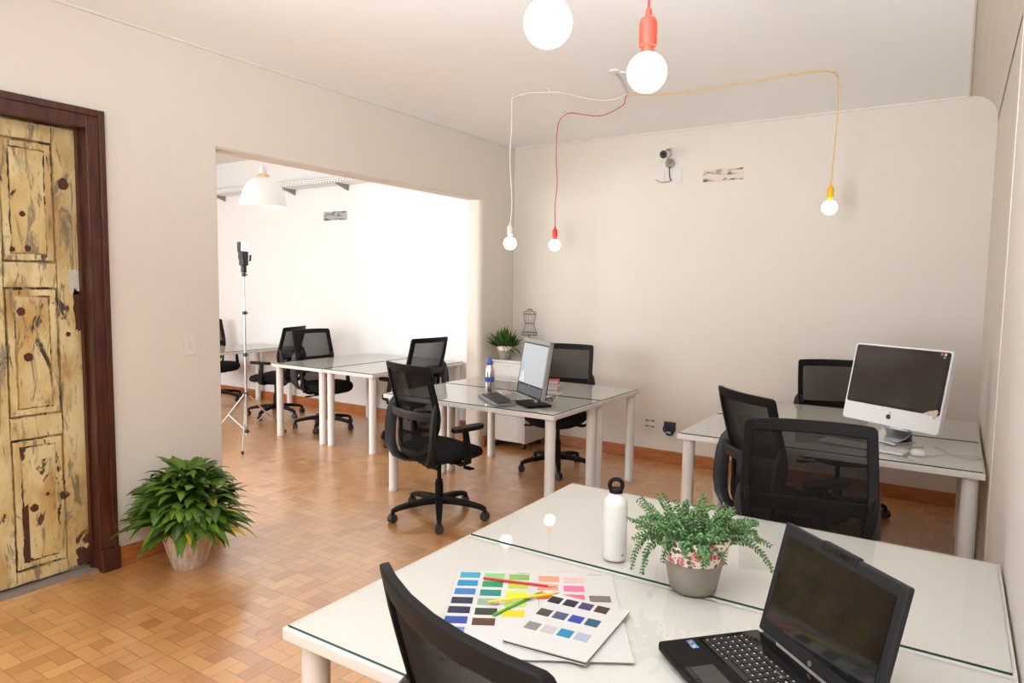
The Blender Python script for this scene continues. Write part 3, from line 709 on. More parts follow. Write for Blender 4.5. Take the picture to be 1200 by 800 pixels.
for k in range(10):
    a = 2*PI*k/10; r1 = .146
    for q in (-1, 1): b.tube([(r1*math.cos(a), r1*math.sin(a), .225), ((r1-.006)*math.cos(a+q*.16), (r1-.006)*math.sin(a+q*.16), .195), ((r1-.012)*math.cos(a+q*.32), (r1-.012)*math.sin(a+q*.32), .17)], .0022, 5)
b.build('incised_pattern', M['knot'], t)
MB().lathe([(.001, .215), (.134, .215)], 24, cap=False).build('soil', M['soil'], t)
b = MB(); rn = random.Random(11)
for k in range(190):
    u_ = rn.random(); az = rn.uniform(0, 2*PI); el = math.radians(86-74*u_**.9+rn.uniform(-8, 8))
    r_ = .02+.08*u_; L_ = rn.uniform(.22, .30)*(1.0+.10*u_); h0 = .24+.05*(1-u_)
    leaf(b, (r_*math.cos(az), r_*math.sin(az), h0), az, el, L_, rn.uniform(.050, .066), rn.uniform(1.2, 2.2), n=7, roll_=rn.uniform(-.4, .4))
for k in range(260):   # outer tiers carried on stems
    az = rn.uniform(0, 2*PI); ph = math.radians(rn.uniform(-4, 88)); R_ = rn.uniform(.13, .215)
    px, py, pz = R_*math.cos(ph)*math.cos(az), R_*math.cos(ph)*math.sin(az), .305+R_*1.15*math.sin(ph)
    leaf(b, (px, py, pz), az+rn.uniform(-.5, .5), ph*.75-.15, rn.uniform(.11, .16), rn.uniform(.046, .062), rn.uniform(1.2, 3.2), n=6, roll_=rn.uniform(-.5, .5), fold=.35)
lim = XL+.03+3.495
b.v = [(p[0] if p[0] > lim else lim+(p[0]-lim)*.04+.02, p[1], p[2]) for p in b.v]
o = b.build('foliage', M['leafA'], t, auto=False)

# ------------------------------------------------------------------ pots with floral band
def band_pot(parent, h, rb, rt, hb, rim=True):
    """h total height, hb where the band starts"""
    rm = rb+(rt-rb)*hb/h
    MB().lathe([(.001, 0), (rb*.93, 0), (rb, .004), (rm-.001, hb), (rm-.002, hb+.002)], 48, cap=False).build('pot', M['clay'], parent)
    MB().lathe([(rm-.001, hb), (rm+.004, hb+.002), (rt+.003, h-.004), (rt+.002, h), (rt-.004, h-.001)], 48, cap=False).build('floral_band', M['floral'], parent)
    MB().lathe([(rt-.002, h-.002), (rt-.006, h-.001), (rt-.010, h-.02), (.001, h-.022)], 40, mi=0, cap=False).build('inner_rim', M['terra'], parent)
t = empty('succulent_pot', (-.563, 1.800, .7545), 0, 'trailing grey-green succulent in a grey pot with rose-printed band on the desk', 'potted plant')
band_pot(t, .155, .062, .094, .086)
b = MB(); st = MB(); rn = random.Random(5)
def sprig(px, py, pz, az, el, L_, droop, sz):
    p = V((px, py, pz)); d = V((math.cos(az)*math.cos(el), math.sin(az)*math.cos(el), math.sin(el))); n = int(L_/.0090); pts = [p.copy()]
    for i in range(n):
        s = i/n; side = d.orthogonal().normalized(); side = Matrix.Rotation(i*2.4, 3, d) @ side
        for q in (0, 1, 2):
            sd = Matrix.Rotation(q*2.094, 3, d) @ side; l = sz*(1.05-.55*s)*rn.uniform(.85, 1.15)
            ax = (sd*.95+d*.6).normalized(); wv = ax.cross(d).normalized(); up = wv.cross(ax)
            a0 = p; m_ = p+ax*l*.55; tip = p+ax*l; w_ = l*.42
            vs = [a0, m_+wv*w_+up*w_*.15, m_-wv*w_+up*w_*.15, tip, m_+up*w_*.55, m_-up*w_*.5]
            b.add(vs, [(0, 1, 4), (1, 3, 4), (3, 2, 4), (2, 0, 4), (0, 5, 1), (1, 5, 3), (3, 5, 2), (2, 5, 0)], 0, True)
        p = p+d*.0090; d = (d+V((rn.uniform(-.13, .13), rn.uniform(-.13, .13), rn.uniform(-.08, .08)-droop*.0090/L_*(.5+1.2*s)))).normalized()
        if i % 3 == 0: pts.append(p.copy())
    if len(pts) > 1: st.tube(pts, .0014, 5)
for k in range(105):
    az = rn.uniform(0, 2*PI); u_ = rn.random(); el = math.radians(88-62*u_+rn.uniform(-8, 8)); r_ = .012+.070*u_
    sprig(r_*math.cos(az), r_*math.sin(az), .137, az, el, rn.uniform(.055, .125)*(1+.15*u_), rn.uniform(.1, 1.6), rn.uniform(.017, .022))
rgt = V((.84, .54)); 
for az, el, L_, dr_ in ((math.radians(213), .5, .185, 3.2), (math.radians(205), .9, .15, 1.0), (math.radians(225), .25, .16, 4.2), (math.radians(35), .5, .165, 2.2), (math.radians(20), .35, .18, 2.4), (math.radians(50), .6, .15, 1.2), (math.radians(300), .1, .085, 4.5), (math.radians(332), .2, .075, 4.8), (math.radians(245), .2, .09, 4.5)):
    sprig(.07*math.cos(az), .07*math.sin(az), .14, az, el, L_*.95, dr_, .019)
st.build('stems', M['stem'], t, auto=False); b.build('foliage', M['leafS'], t, auto=False)

# ------------------------------------------------------------------ white bottle
t = empty('water_bottle', (-.828, 1.868, .7545), 0, 'white metal bottle with black loop cap on the desk', 'bottle')
MB().lathe([(.001, 0), (.033, 0), (.0365, .004), (.037, .01), (.037, .168), (.034, .180), (.024, .192), (.020, .196), (.020, .205)], 40).build('bottle_body', M['white'], t)
b = MB(); b.lathe([(.0205, .203), (.0205, .212), (.018, .216)], 28)
b.tube(smooth([(-.016, 0, .212), (-.019, 0, .228), (-.012, 0, .240), (0, 0, .243), (.012, 0, .240), (.019, 0, .228), (.016, 0, .212)], 3), .0065, 8, M=rz(.5)); b.build('loop_cap', M['plas'], t)
b = MB(); b.cyl((.0365, 0, .02), (.0373, 0, .02), .003); o = b.build('maker_mark', M['blackm'], t); o.rotation_euler = (0, 0, math.radians(-25))

# ------------------------------------------------------------------ colour charts
cols = dict(c1=['3FA8C8', '2490C4', '3A80C0', '2E3348', '23284C', '2F4C9E', '5E85C4'], c2=['8ED08A', '1F9C62', '128C7E', '8FB09A', '333D30', '5A3A2C'],
            c3=['8CBE5A', 'C8D250', 'DDE82C', 'C8DC78', 'F2D420'], c4=['F2A07C', 'F4A48A', 'EE6A3C'], c5=['F4C4BC', 'F078A4', 'F26A78'], c6=['80726C'])
pos = dict(c1=(.040, -.0023, .031, .0522), c2=(.109, -.0024, .034, .0528), c3=(.179, -.0027, .038, .0535), c4=(.262, -.004, .045, .053), c5=(.331, -.0025, .049, .054), c6=(.394, 0, .160, .05))
t = empty('colour_chart', (-1.161, 1.522, .7545), math.radians(31.1), 'large opened fabric colour chart with blue, green and pink swatches, underneath', 'colour chart')
b = MB(); b.box(0, .232, -.462, 0, 0, .0012); b.box(.233, .440, -.462, .0, .0003, .0018, M=rz(-.0)); b.build('sheet', M['paper'], t)
swm = {}
def swatch(parent, x, y, w, h, hx, z, toothed=True):
    if hx not in swm: swm[hx] = mat('swatch_'+hx, tuple(c*.70 for c in hexc(hx)), .7)
    b = MB(); n = 14; pts = []
    if toothed:
        for i in range(n): pts += [(x-w/2+w*i/n, y-h/2), (x-w/2+w*(i+.5)/n, y-h/2-.0014)]
        pts.append((x+w/2, y-h/2))
        for i in range(n): pts += [(x+w/2-w*i/n, y+h/2), (x+w/2-w*(i+.5)/n, y+h/2+.0014)]
        pts.append((x-w/2, y+h/2))
    else: pts = [(x-w/2, y-h/2), (x+w/2, y-h/2), (x+w/2, y+h/2), (x-w/2, y+h/2)]
    b.prism(pts, z, z+.0006); return b.build('swatch', swm[hx], parent)
for key, cl in cols.items():
    x0_, dx_, y0_, dy_ = pos[key]
    for i, hx in enumerate(cl): swatch(t, x0_+dx_*i, -(y0_+dy_*i), .056, .034, hx, .0018 if key in ('c4', 'c5', 'c6') else .0012)
b = MB(); 
for (x, y) in ((.192, -.010), (.395, -.010)):
    for i in range(8): b.box(x-.02+i*.005, x-.02+i*.005+.0035, y-.0015, y+.0015, .0018, .0022)
b.build('caption_text', mat('print_grey', '8A8480', .7), t)
t = empty('swatch_booklet', (-.830, 1.258, .7563), math.radians(6.4), 'small white booklet of dark, blue and grey colour swatches lying on the large chart', 'booklet')
b = MB(); sh = Matrix(((1, .055, 0, 0), (0, 1, 0, 0), (0, 0, 1, 0), (0, 0, 0, 1)))
b.box(0, .205, 0, .275, .007, .010, bev=.0006, M=sh); b.box(.0, .203, .001, .273, 0, .0025, M=sh); b.build('cover', M['paper'], t)
MB().box(.002, .203, .002, .272, .0025, .007, M=sh).build('page_block', mat('dark_page_edges', '3A2C28', .7), t)
bc = [['2A2220', '25233E', '443E6E', '452A22'], ['4E4040', '4C5676', '2C46A8', '245A78'], ['8E8884', 'C8C2C2', '1A8CB4', 'AEB8D0']]
for r_, (row, yy_) in enumerate(zip(bc, (.238, .164, .089))):
    for c_, hx in enumerate(row): swatch(t, .032+c_*.0413+.001*r_*2, yy_+.0018*c_, .033, .035, hx, .010, False)
def pencil(a, bb, hx, label, z):
    a = V(a); bb = V(bb); d = bb-a; L_ = d.length
    t = empty('pencil', (a.x, a.y, z), math.atan2(d.y, d.x), label, 'pencil', 'coloured pencils')
    m = mat('pencil_'+hx, hx, .35); R = Matrix.Rotation(PI/2, 4, 'Y')
    MB().lathe([(.0036, 0), (.0036, L_-.022)], 6, M=R, smooth=False).build('pencil_barrel', m, t)
    MB().lathe([(.0036, L_-.022), (.0012, L_-.006)], 12, M=R).build('sharpened_wood', mat('bare_pencil_wood', 'C89A68', .7), t)
    MB().lathe([(.0012, L_-.006), (.0002, L_)], 10, M=R).build('pencil_lead', m, t)
pencil((-1.062, 1.512), (-.868, 1.578), 'C82222', 'red pencil lying at the top of the colour chart', .7605)
pencil((-.918, 1.350), (-.884, 1.538), '4C9A20', 'green pencil crossing under the yellow one', .7605)
pencil((-.960, 1.388), (-.832, 1.542), 'EFC41A', 'yellow pencil crossing over the green one', .7680)

# ------------------------------------------------------------------ laptop
LA = math.radians(47-90)   # local +x = hinge direction (right), local +y = away from user
t = empty('laptop', (-.345-.0, 1.62, .7545), LA, 'open black laptop with glossy screen beside the succulent pot', 'laptop')
t.location = (-.348, 1.616, .7545)
b = MB(); b.box(0, .36, -.255, 0, .004, .026, bev=.006, seg=3)
for fx in (.03, .33):
    for fy in (-.03, -.22): b.box(fx-.01, fx+.01, fy-.01, fy+.01, 0, .005)
b.build('base', M['plas'], t)
MB().box(.008, .352, -.075-.0, -.004, .0255, .0268).build('gloss_strip', M['glossblack'], t)
M['keyb'] = mat('laptop_key_plastic', (.016, .014, .013), .35); M['legend'] = mat('key_legend', (.75, .73, .70), .5)
b = MB(); lg = MB(); rowsy = [-.062, -.079, -.0965, -.114, -.1315, -.149]
keys_mb = MB()
for j, y in enumerate(rowsy):
    hgt = .011 if j == 0 else .0155; x = .022
    ws = [.0185]*17 if j < 5 else [.024, .018, .018, .018, .09, .018, .018, .018, .018, .018, .018, .018]
    for w_ in ws:
        if x+w_ > .342: break
        keys_mb.box(x+.0012, x+w_-.0012, y-hgt/2, y+hgt/2, .0262, .0295, bev=.0012, seg=1); lg.box(x+.004, x+.0075, y+.001, y+.0042, .0295, .0298); x += w_
o = keys_mb.build('keyboard_keys', M['keyb'], t); lg.build('key_legends', M['legend'], o)
MB().box(.012, .350, -.160, -.050, .0258, .0264).build('keyboard_tray', M['glossblack'], t)
b = MB(); b.box(.115, .205, -.238, -.185, .0258, .0264); b.build('touchpad', mat('touchpad_grey', (.04, .035, .033), .45), t)
b = MB(); b.box(.115, .158, -.250, -.240, .0258, .0272, bev=.0005); b.box(.162, .205, -.250, -.240, .0258, .0272, bev=.0005); b.build('touchpad_buttons', M['plasg'], t)
for (x, y, c_, c2) in ((.022, -.185, '3E78B8', 'D8862E'), (.040, -.186, '3A8ED0', 'E4B83A')):
    o = MB().box(x-.008, x+.008, y-.008, y+.008, .0260, .0264).build('sticker', mat('sticker_'+c_, c_, .3), t)
    MB().box(x-.001, x+.006, y-.006, y+.001, .0264, .0266).box(x-.006, x-.002, y+.001, y+.005, .0264, .0266).build('sticker_emblem', mat('sticker_print_'+c2, c2, .3), o)
# lid
tl = math.radians(14); Ml = T(0, .002, .024) @ Matrix.Rotation(-tl, 4, 'X')
b = MB(); b.box(0, .36, -.002, .014, .004, .262, bev=.005, seg=3, M=Ml); b.box(.128, .232, -.005, .012, .246, .266, bev=.003, M=Ml); b.build('screen_lid', mat('charcoal_lid', (.018, .017, .020), .5, spec=.25), t)
MB().box(.020, .340, -.0035, -.001, .036, .236, M=Ml).build('screen', M['glossblack'], t)
b = MB(); b.box(.136, .175, -.0065, -.004, .250, .260, M=Ml); b.box(.185, .224, -.0065, -.004, .250, .260, M=Ml); b.build('webcam_bar', M['glossblack'], t)
b = MB()
for x in (.02, .30): b.cyl((x, 0, .020), (x+.04, 0, .020), .0085)
b.build('hinge', M['plasg'], t)
MB().cyl((.18, -.0045, .016), (.18, -.0030, .016), .006, M=Ml).build('bezel_emblem', M['steel'], t)
MB().box(.165, .195, -.072, -.067, .0266, .0270).build('palm_emblem', M['steel'], t)

# ------------------------------------------------------------------ silver all-in-one computer
t = empty('all_in_one_computer', (-.27, 4.24, .7545), math.radians(-32), 'silver all-in-one desktop computer with dark screen and black fruit emblem', 'computer')
tl = math.radians(12); Mi = T(0, -.02, .085) @ Matrix.Rotation(-tl, 4, 'X')
M['alu'] = mat('satin_aluminium', (.78, .78, .80), .35, metal=.35, spec=.5)
def rrect(w, h, r, n=5, x0=0, z0=0):
    pts = []
    for cx, cz, a in ((w/2-r, r, -90), (w/2-r, h-r, 0), (-w/2+r, h-r, 90), (-w/2+r, r, 180)): pts += arc(cx+x0, cz+z0, r, a, a+90, n)
    return pts
MY = Matrix(((1, 0, 0, 0), (0, 0, -1, 0), (0, 1, 0, 0), (0, 0, 0, 1)))   # xy polygon -> xz plane, extrusion along -y
b = MB(); b.prism(rrect(.566, .440, .018), -.030, .0, M=Mi @ MY); b.build('casing', M['alu'], t)
b = MB(); b.prism(rrect(.546, .332, .012, z0=.098), .0, .0035, M=Mi @ MY); bz = b.build('screen_glass', M['glossblack'], t)
M['lcd'] = mat('switched_off_screen', (.022, .015, .012), .10, spec=.6)
MB().prism(rrect(.510, .300, .002, z0=.114), .0035, .0040, M=Mi @ MY).build('display_area', M['lcd'], bz)
# emblem: fruit silhouette with bite and leaf
pts = []
for i in range(40):
    a = 2*PI*i/40; r_ = .0145*(1+.06*math.cos(2*a))*(1-.13*math.exp(-((math.degrees(a)-90)/16)**2)-.09*math.exp(-((math.degrees(a)-270)/16)**2)); x, z = r_*math.cos(a), r_*1.05*math.sin(a)
    if math.hypot(x-.017, z-.002) < .0075:
        q = math.atan2(z-.002, x-.017); x, z = .017+.0075*math.cos(q), .002+.0075*math.sin(q)
    pts.append((x, z+.048))
b = MB(); b.prism(pts, .0, .0008, M=Mi @ MY)
b.prism([(.001, .066), (.002, .071), (.006, .0755), (.0075, .0765), (.0065, .071), (.004, .067)], 0, .0008, M=Mi @ MY); b.build('front_emblem', M['blackm'], t)
for (x, z, hx) in ((.228, .419, 'C8507A'), (.246, .418, 'D8C81E'), (.243, .402, '2A8FA8')):
    b = MB(); b.cyl((x, -.004, z), (x, -.0052, z), .0075, 20, M=Mi); b.build('round_sticker', mat('dot_sticker_'+hx, hx, .4), t)
b = MB(); pts = [(.19, .100), (.222, .118), (.240, .122), (.258, .130), (.266, .118), (.262, .098), (.246, .080), (.238, .096), (.218, .092)]
b.prism(pts, .0036, .0062, M=Mi @ MY); b.build('leaf_sticker', mat('pearly_sticker', 'CDBBA8', .4, noise=.15, nscale=60), t)
b = MB(); b.box(-.10, .10, -.085, .085, 0, .006, bev=.003); b.strip([(0, .07, .006), (0, .075, .04), (0, .05, .10), (0, .012, .17)], (1, 0, 0), [.09, .085, .075, .07], .005)
b.strip([(0, -.07, .006), (0, -.02, .012), (0, .04, .03), (0, .07, .055)], (1, 0, 0), .085, .003); b.build('stand', mat('bright_aluminium', (.72, .74, .78), .22, metal=.9), t)
t = empty('computer_mouse', (-.116, 3.945, .7545), math.radians(-20), 'small white computer mouse in front of the silver computer', 'mouse')
b = MB(); n = 24; vs = []; fs = []
lv = [(1, 0), (1.03, .006), (1, .014), (.85, .022), (.55, .027), (.2, .029)]
for sc, z in lv:
    for i in range(n): a = 2*PI*i/n; vs.append((.036*sc*math.cos(a), .030*sc*math.sin(a)*1.0, z))
for j in range(len(lv)-1):
    for i in range(n): k = (i+1) % n; fs.append((j*n+i, j*n+k, (j+1)*n+k, (j+1)*n+i))
fs += [tuple(range(n))[::-1], tuple(range((len(lv)-1)*n, len(lv)*n))]; b.add(vs, fs, 0, True); b.build('mouse_body', M['white'], t)
b = MB(); b.tube(smooth([(.035, .0, .006), (.06, .03, .003), (.07, .10, .003), (.16, .19, .003), (.22, .18, .003), (.20, .12, .003), (.11, .13, .003), (.02, .22, .003), (-.03, .26, .003)], 4), .0018, 6); b.build('cord', mat('grey_white_cord', 'A8A098', .5), t)
t = empty('computer_keyboard', (-.37, 3.98, .7545), math.radians(-14), 'thin white keyboard lying in front of the silver computer', 'keyboard')
MB().box(-.21, .21, -.057, .057, 0, .010, bev=.003).build('keyboard_body', M['alu'], t)
b = MB()
for j in range(6):
    for i in range(18): b.box(-.205+i*.0228+.001, -.205+i*.0228+.0208, -.052+j*.0175, -.052+j*.0175+.0155, .010, .013, bev=.001, seg=1)
b.build('keys', M['white'], t)
tag(MB().tube(smooth([(-.43, 4.34, .757), (-.37, 4.37, .757), (-.33, 4.42, .757), (-.39, 4.46, .757), (-.46, 4.43, .758), (-.45, 4.37, .760), (-.38, 4.35, .762), (-.31, 4.33, .757), (-.25, 4.12, .757), (-.17, 4.10, .757), (-.10, 4.16, .757)], 4), .0022, 6).build('power_cable', mat('pale_grey_cable', '9A9088', .5)), 'pale coiled cable beside the foot of the silver computer', 'cable')

# ------------------------------------------------------------------ black monitor, keyboard, bottle on the middle desk
t = empty('monitor', (-2.43, 4.02, .7545), math.radians(-35), 'black monitor with pale screen on a flat black foot in the middle desk', 'monitor')
Mm = T(0, -.03, .055) @ Matrix.Rotation(-math.radians(9), 4, 'X')
b = MB(); b.box(-.22, .22, 0, .028, 0, .395, bev=.005, M=Mm); b.box(-.19, .19, .028, .05, .03, .36, bev=.008, M=Mm); b.build('housing', M['plasg'], t)
MB().box(-.224, .224, -.003, .024, .37, .399, bev=.003, M=Mm).box(.214, .224, -.003, .024, 0, .399, bev=.002, M=Mm).build('silver_trim', mat('silver_plastic', (.30, .29, .28), .4, metal=.3), t)
M['scr'] = mat('pale_screen', (.28, .31, .34), .04, spec=.8, emit=(.82, .9, .95), es=.30)
sc_ = MB().box(-.203, .203, -.0015, .001, .085, .362, M=Mm).build('screen', M['scr'], t)
b = MB(); b.box(-.19, .205, -.004, 0, .012, .072, bev=.003, M=Mm); b.build('speaker_bar', mat('slate_plastic', (.10, .12, .15), .3), t)
MB().cyl((0, -.004, .076), (0, -.006, .076), .007, M=Mm).build('front_emblem', M['chrome'], t)
b = MB(); b.box(-.13, .13, -.09, .09, 0, .012, bev=.004); b.build('foot', M['plas'], t)
b = MB(); b.strip([(0, .03, .012), (0, .035, .09), (0, .03, .16)], (1, 0, 0), .03, .012); b.build('neck', M['steel'], t)
t = empty('computer_keyboard', (-2.70, 3.98, .7545), math.radians(-39), 'black keyboard beside the black monitor foot', 'keyboard')
b = MB(); b.prism([(-.08, 0), (.075, 0), (.075, .026), (.02, .020), (-.08, .012)], -.215, .215, M=Matrix(((0, 0, 1, 0), (1, 0, 0, 0), (0, 1, 0, 0), (0, 0, 0, 1)))); b.build('keyboard_body', mat('mid_grey_plastic', (.16, .16, .165), .4), t)
b = MB(); Mk = T(0, 0, .0165) @ Matrix.Rotation(.09, 4, 'X')
for j in range(6):
    for i in range(19):
        if (j == 5 and i > 14): continue
        b.box(-.207+i*.0218+.0012, -.207+i*.0218+.0180, -.050+j*.0195, -.050+j*.0195+.0150, 0, .0095, bev=.0016, seg=1, M=Mk)
b.build('keys', mat('worn_black_keys', (.02, .02, .021), .35), t)
MB().box(-.213, .213, -.079, -.062, .010, .0165, bev=.002).build('palm_edge', mat('grey_plastic', (.25, .26, .27), .35), t)
t = empty('steel_bottle', (-2.905, 4.185, .7545), 0, 'steel bottle with blue cap and blue band behind the keyboard', 'bottle')
MB().lathe([(.001, 0), (.034, 0), (.036, .004), (.036, .165), (.032, .19), (.022, .225), (.019, .232), (.019, .242)], 36).build('bottle_body', mat('warm_steel', (.66, .60, .56), .22, metal=1), t)
M['blue'] = mat('blue_plastic', '2C4EA8', .4)
MB().lathe([(.0362, .10), (.0372, .101), (.0372, .133), (.0362, .134)], 36).build('blue_band', M['blue'], t)
b = MB(); b.lathe([(.024, .226), (.026, .23), (.026, .245), (.014, .262), (.013, .268)], 28); b.tube([(-.013, 0, .258), (-.013, 0, .272), (0, 0, .280), (.013, 0, .272), (.013, 0, .258)], .003, 6); b.build('cap', M['blue'], t)
# books
def book(x, y, z, w, d, h, a, cm, lb):
    t = empty('book', (x, y, z), math.radians(a), lb, 'book', 'books behind the monitor')
    b = MB(); b.box(-w/2, w/2, -d/2, d/2, 0, .002); b.box(-w/2, w/2, -d/2, d/2, h-.002, h); b.box(-w/2, -w/2+.003, -d/2, d/2, 0, h); b.build('cover', cm, t)
    MB().box(-w/2+.003, w/2-.003, -d/2+.003, d/2-.003, .002, h-.002).build('pages', M['paper'], t)
book(-2.72, 4.75, .7545, .21, .15, .022, 10, M['paper'], 'cream book at the bottom of the stack behind the monitor')
book(-2.71, 4.75, .777, .19, .14, .018, 16, mat('beige_cover', 'C9A98C', .5), 'beige book in the middle of the stack behind the monitor')
book(-2.72, 4.75, .7955, .17, .12, .028, 22, mat('red_cover', 'C22E22', .4), 'red book on top of the stack behind the monitor')
tag(MB().tube(smooth([(-2.36, 4.06, .80), (-2.34, 4.12, .79), (-2.36, 4.19, .765), (-2.42, 4.21, .758), (-2.43, 4.15, .765), (-2.37, 4.13, .785), (-2.34, 4.18, .80), (-2.38, 4.24, .77), (-2.45, 4.30, .758)], 4), .003, 6).build('monitor_cable', M['blackm']), 'looping dark cable behind the black monitor', 'cable')

# ------------------------------------------------------------------ cabinet by the back-left corner
t = empty('drawer_cabinet', (-3.58, 5.66, 0), 0, 'white drawer cabinet on casters in the back left corner', 'cabinet')
MB().box(-.21, .21, -.19, .19, .065, .835, bev=.002).build('cabinet_body', M['lam'], t)
MB().box(-.215, .215, -.205, .195, .835, .855, bev=.002).build('cabinet_top', M['lam'], t)
for z0_, z1_ in ((.07, .32), (.325, .575), (.58, .83)):
    o = MB().box(-.208, .208, -.206, -.19, z0_, z1_, bev=.002).build('drawer', M['lam'], t)
    MB().box(-.03, .03, -.214, -.206, z1_-.03, z1_-.02, bev=.002).build('drawer_handle', M['lam'], o)
for x in (-.16, .16):
    for y in (-.14, .14):
        b = MB(); b.lathe([(.01, -.011), (.026, -.011), (.026, .011), (.01, .011)], 20, M=T(x, y, .026) @ Matrix.Rotation(PI/2, 4, 'Y')); b.box(x-.015, x+.015, y-.015, y+.02, .045, .066); b.build('caster', M['castw'], t)
t = empty('succulent_pot', (-3.66, 5.53, .855), 0, 'spiky agave-like plant in a small rose-banded pot on the cabinet', 'potted plant')
band_pot(t, .135, .058, .077, .088)
b = MB(); rn = random.Random(2)
for k in range(44):
    u_ = k/44; az = k*2.39996; el = math.radians(84-62*u_)
    L_ = rn.uniform(.17, .215)*(1-.12*u_)
    leaf(b, (.03*u_*math.cos(az), .03*u_*math.sin(az), .115), az, el, L_, .052+.01*u_, -.15+.5*u_, n=6, fold=.5)
leaf(b, (.05, .0, .11), -.6, -.1, .14, .03, 1.2, n=6); leaf(b, (.05, .02, .11), -.2, .1, .17, .03, 2.2, n=6)
b.build('foliage', M['leafG'], t, auto=False)
t = empty('dress_form', (-3.50, 5.72, .855), 0, 'small brown wire dress form standing on the cabinet', 'wire figure')
b = MB(); lv = [(.235, .082, .055), (.262, .080, .052), (.31, .058, .042), (.35, .050, .036), (.40, .062, .045), (.44, .068, .046), (.462, .070, .030), (.470, .030, .022), (.49, .026, .02)]
for z, a_, c_ in [lv[0], lv[1], lv[3], lv[5], lv[8]]:
    b.tube([(a_*math.cos(2*PI*i/20), c_*math.sin(2*PI*i/20), z) for i in range(20)], .0022, 5, closed=True)
for k in range(8):
    a = 2*PI*k/8+.2; b.tube(smooth([(a_*math.cos(a), c_*math.sin(a), z) for z, a_, c_ in lv], 2), .002, 5)
b.build('wire_torso', mat('rusty_wire', '5E3F2C', .5, metal=.4), t)
b = MB(); b.cyl((0, 0, .01), (0, 0, .24), .004); b.lathe([(.065, 0), (.065, .006), (.01, .014)], 24); b.build('stand', M['knot'], t)

# ------------------------------------------------------------------ wall fittings
t = empty('security_camera', (-2.175, YB, 2.66), 0, 'white bullet security camera high on the back wall', 'security camera')
b = MB(); b.cyl((0, 0, .0), (0, -.012, .0), .042, 24); b.tube([(0, -.01, 0), (0, -.045, .0), (-.005, -.06, .03)], .011, 10); b.build('bracket', mat('grey_metal', (.35, .33, .31), .35, metal=.6), t)
b = MB(); d0 = V((-.012, -.075, .072)); dd = V((.06, -.95, -.22)).normalized(); R = dd.to_track_quat('Z', 'Y').to_matrix().to_4x4()
b.lathe([(.03, -.07), (.036, -.06), (.036, .06), (.038, .062), (.038, .078)], 28, M=T(*d0) @ R); b.strip([tuple(d0 - dd*.06 + V((0, 0, .04))), tuple(d0+dd*.10+V((0, 0, .04)))], (1, -.3, 0), .034, .003); b.build('camera_body', M['white'], t)
MB().lathe([(.034, .079), (.030, .081), (.016, .0815)], 24, M=T(*d0) @ R).build('lens_ring', M['blackm'], t)
MB().lathe([(.015, .082), (.010, .086), (.001, .088)], 20, M=T(*d0) @ R, cap=False).build('lens', M['glossblack'], t)
MB().tube(smooth([(0, -.02, -.03), (.0, -.012, -.10), (.008, -.012, -.135), (.02, -.011, -.15)], 3), .0045, 6).build('cable', M['blackm'], t)
def plate(x, z, w, h, lb, y=YB, rot=0):
    o = MB().box(-w/2, w/2, -.006, 0, -h/2, h/2, bev=.002).build('cover_plate', M['white']); o.location = (x, y, z); o.rotation_euler = (0, 0, rot); tag(o, lb, 'wall plate', 'white wall plates'); return o
plate(-2.285, 2.545, .115, .105, 'blank white wall plate below the security camera, left one')
plate(-2.135, 2.550, .135, .115, 'blank white wall plate below the security camera, right one')
tag(MB().tube(smooth([(-2.155, YB-.013, 2.51), (-2.20, YB-.012, 2.500), (-2.26, YB-.011, 2.505), (-2.30, YB-.008, 2.53)], 3), .0025, 6).build('thin_wire', M['blackm']), 'thin dark wire drooping across the wall plates', 'wire')
t = empty('light_switch', (XL, 2.352, 1.195), math.radians(90), 'white light switch plate on the left wall above the plant', 'light switch')
MB().box(-.037, .037, -.007, 0, -.06, .06, bev=.002).build('switch_plate', M['bead'], t); MB().box(-.012, .012, -.011, -.006, -.02, .02, bev=.002).build('rocker', M['bead'], t)
t = empty('power_outlet', (-2.285, YB, .335), 0, 'white double power outlet low on the back wall', 'power outlet')
MB().box(-.06, .06, -.008, 0, -.06, .06, bev=.003).build('outlet_plate', M['white'], t)
for x in (-.026, .026):
    for z in (-.026, .026): MB().box(x-.018, x+.018, -.010, -.007, z-.006, z+.006, bev=.001).build('socket_slot', mat('slot_grey', '6A5A50', .6), t)
t = empty('open_junction_box', (-2.10, YB, .315), 0, 'open junction box with dark wires low on the back wall', 'junction box')
MB().box(-.055, .055, -.003, 0, -.02, .055).prism([(-.055, -.02), (-.03, -.065), (.0, -.075), (.03, -.06), (.055, -.02)], 0, .003, M=MY).build('box_recess', M['blackm'], t)
b = MB(); rn = random.Random(4)
for k in range(9):
    x = rn.uniform(-.045, .04); b.tube(smooth([(x, -.004, .05), (x+rn.uniform(-.02, .02), -.02, .02), (x+rn.uniform(-.03, .03), -.025, -.03), (rn.uniform(-.03, .03), -.012, -.065)], 3), .005, 6)
b.build('wires', mat('dark_blue_wire', '2A2A48', .4), t)
MB().strip([(-.02, -.028, -.035), (.02, -.028, -.04)], (0, 0, 1), .007, .003).build('pale_wire', M['white'], t)
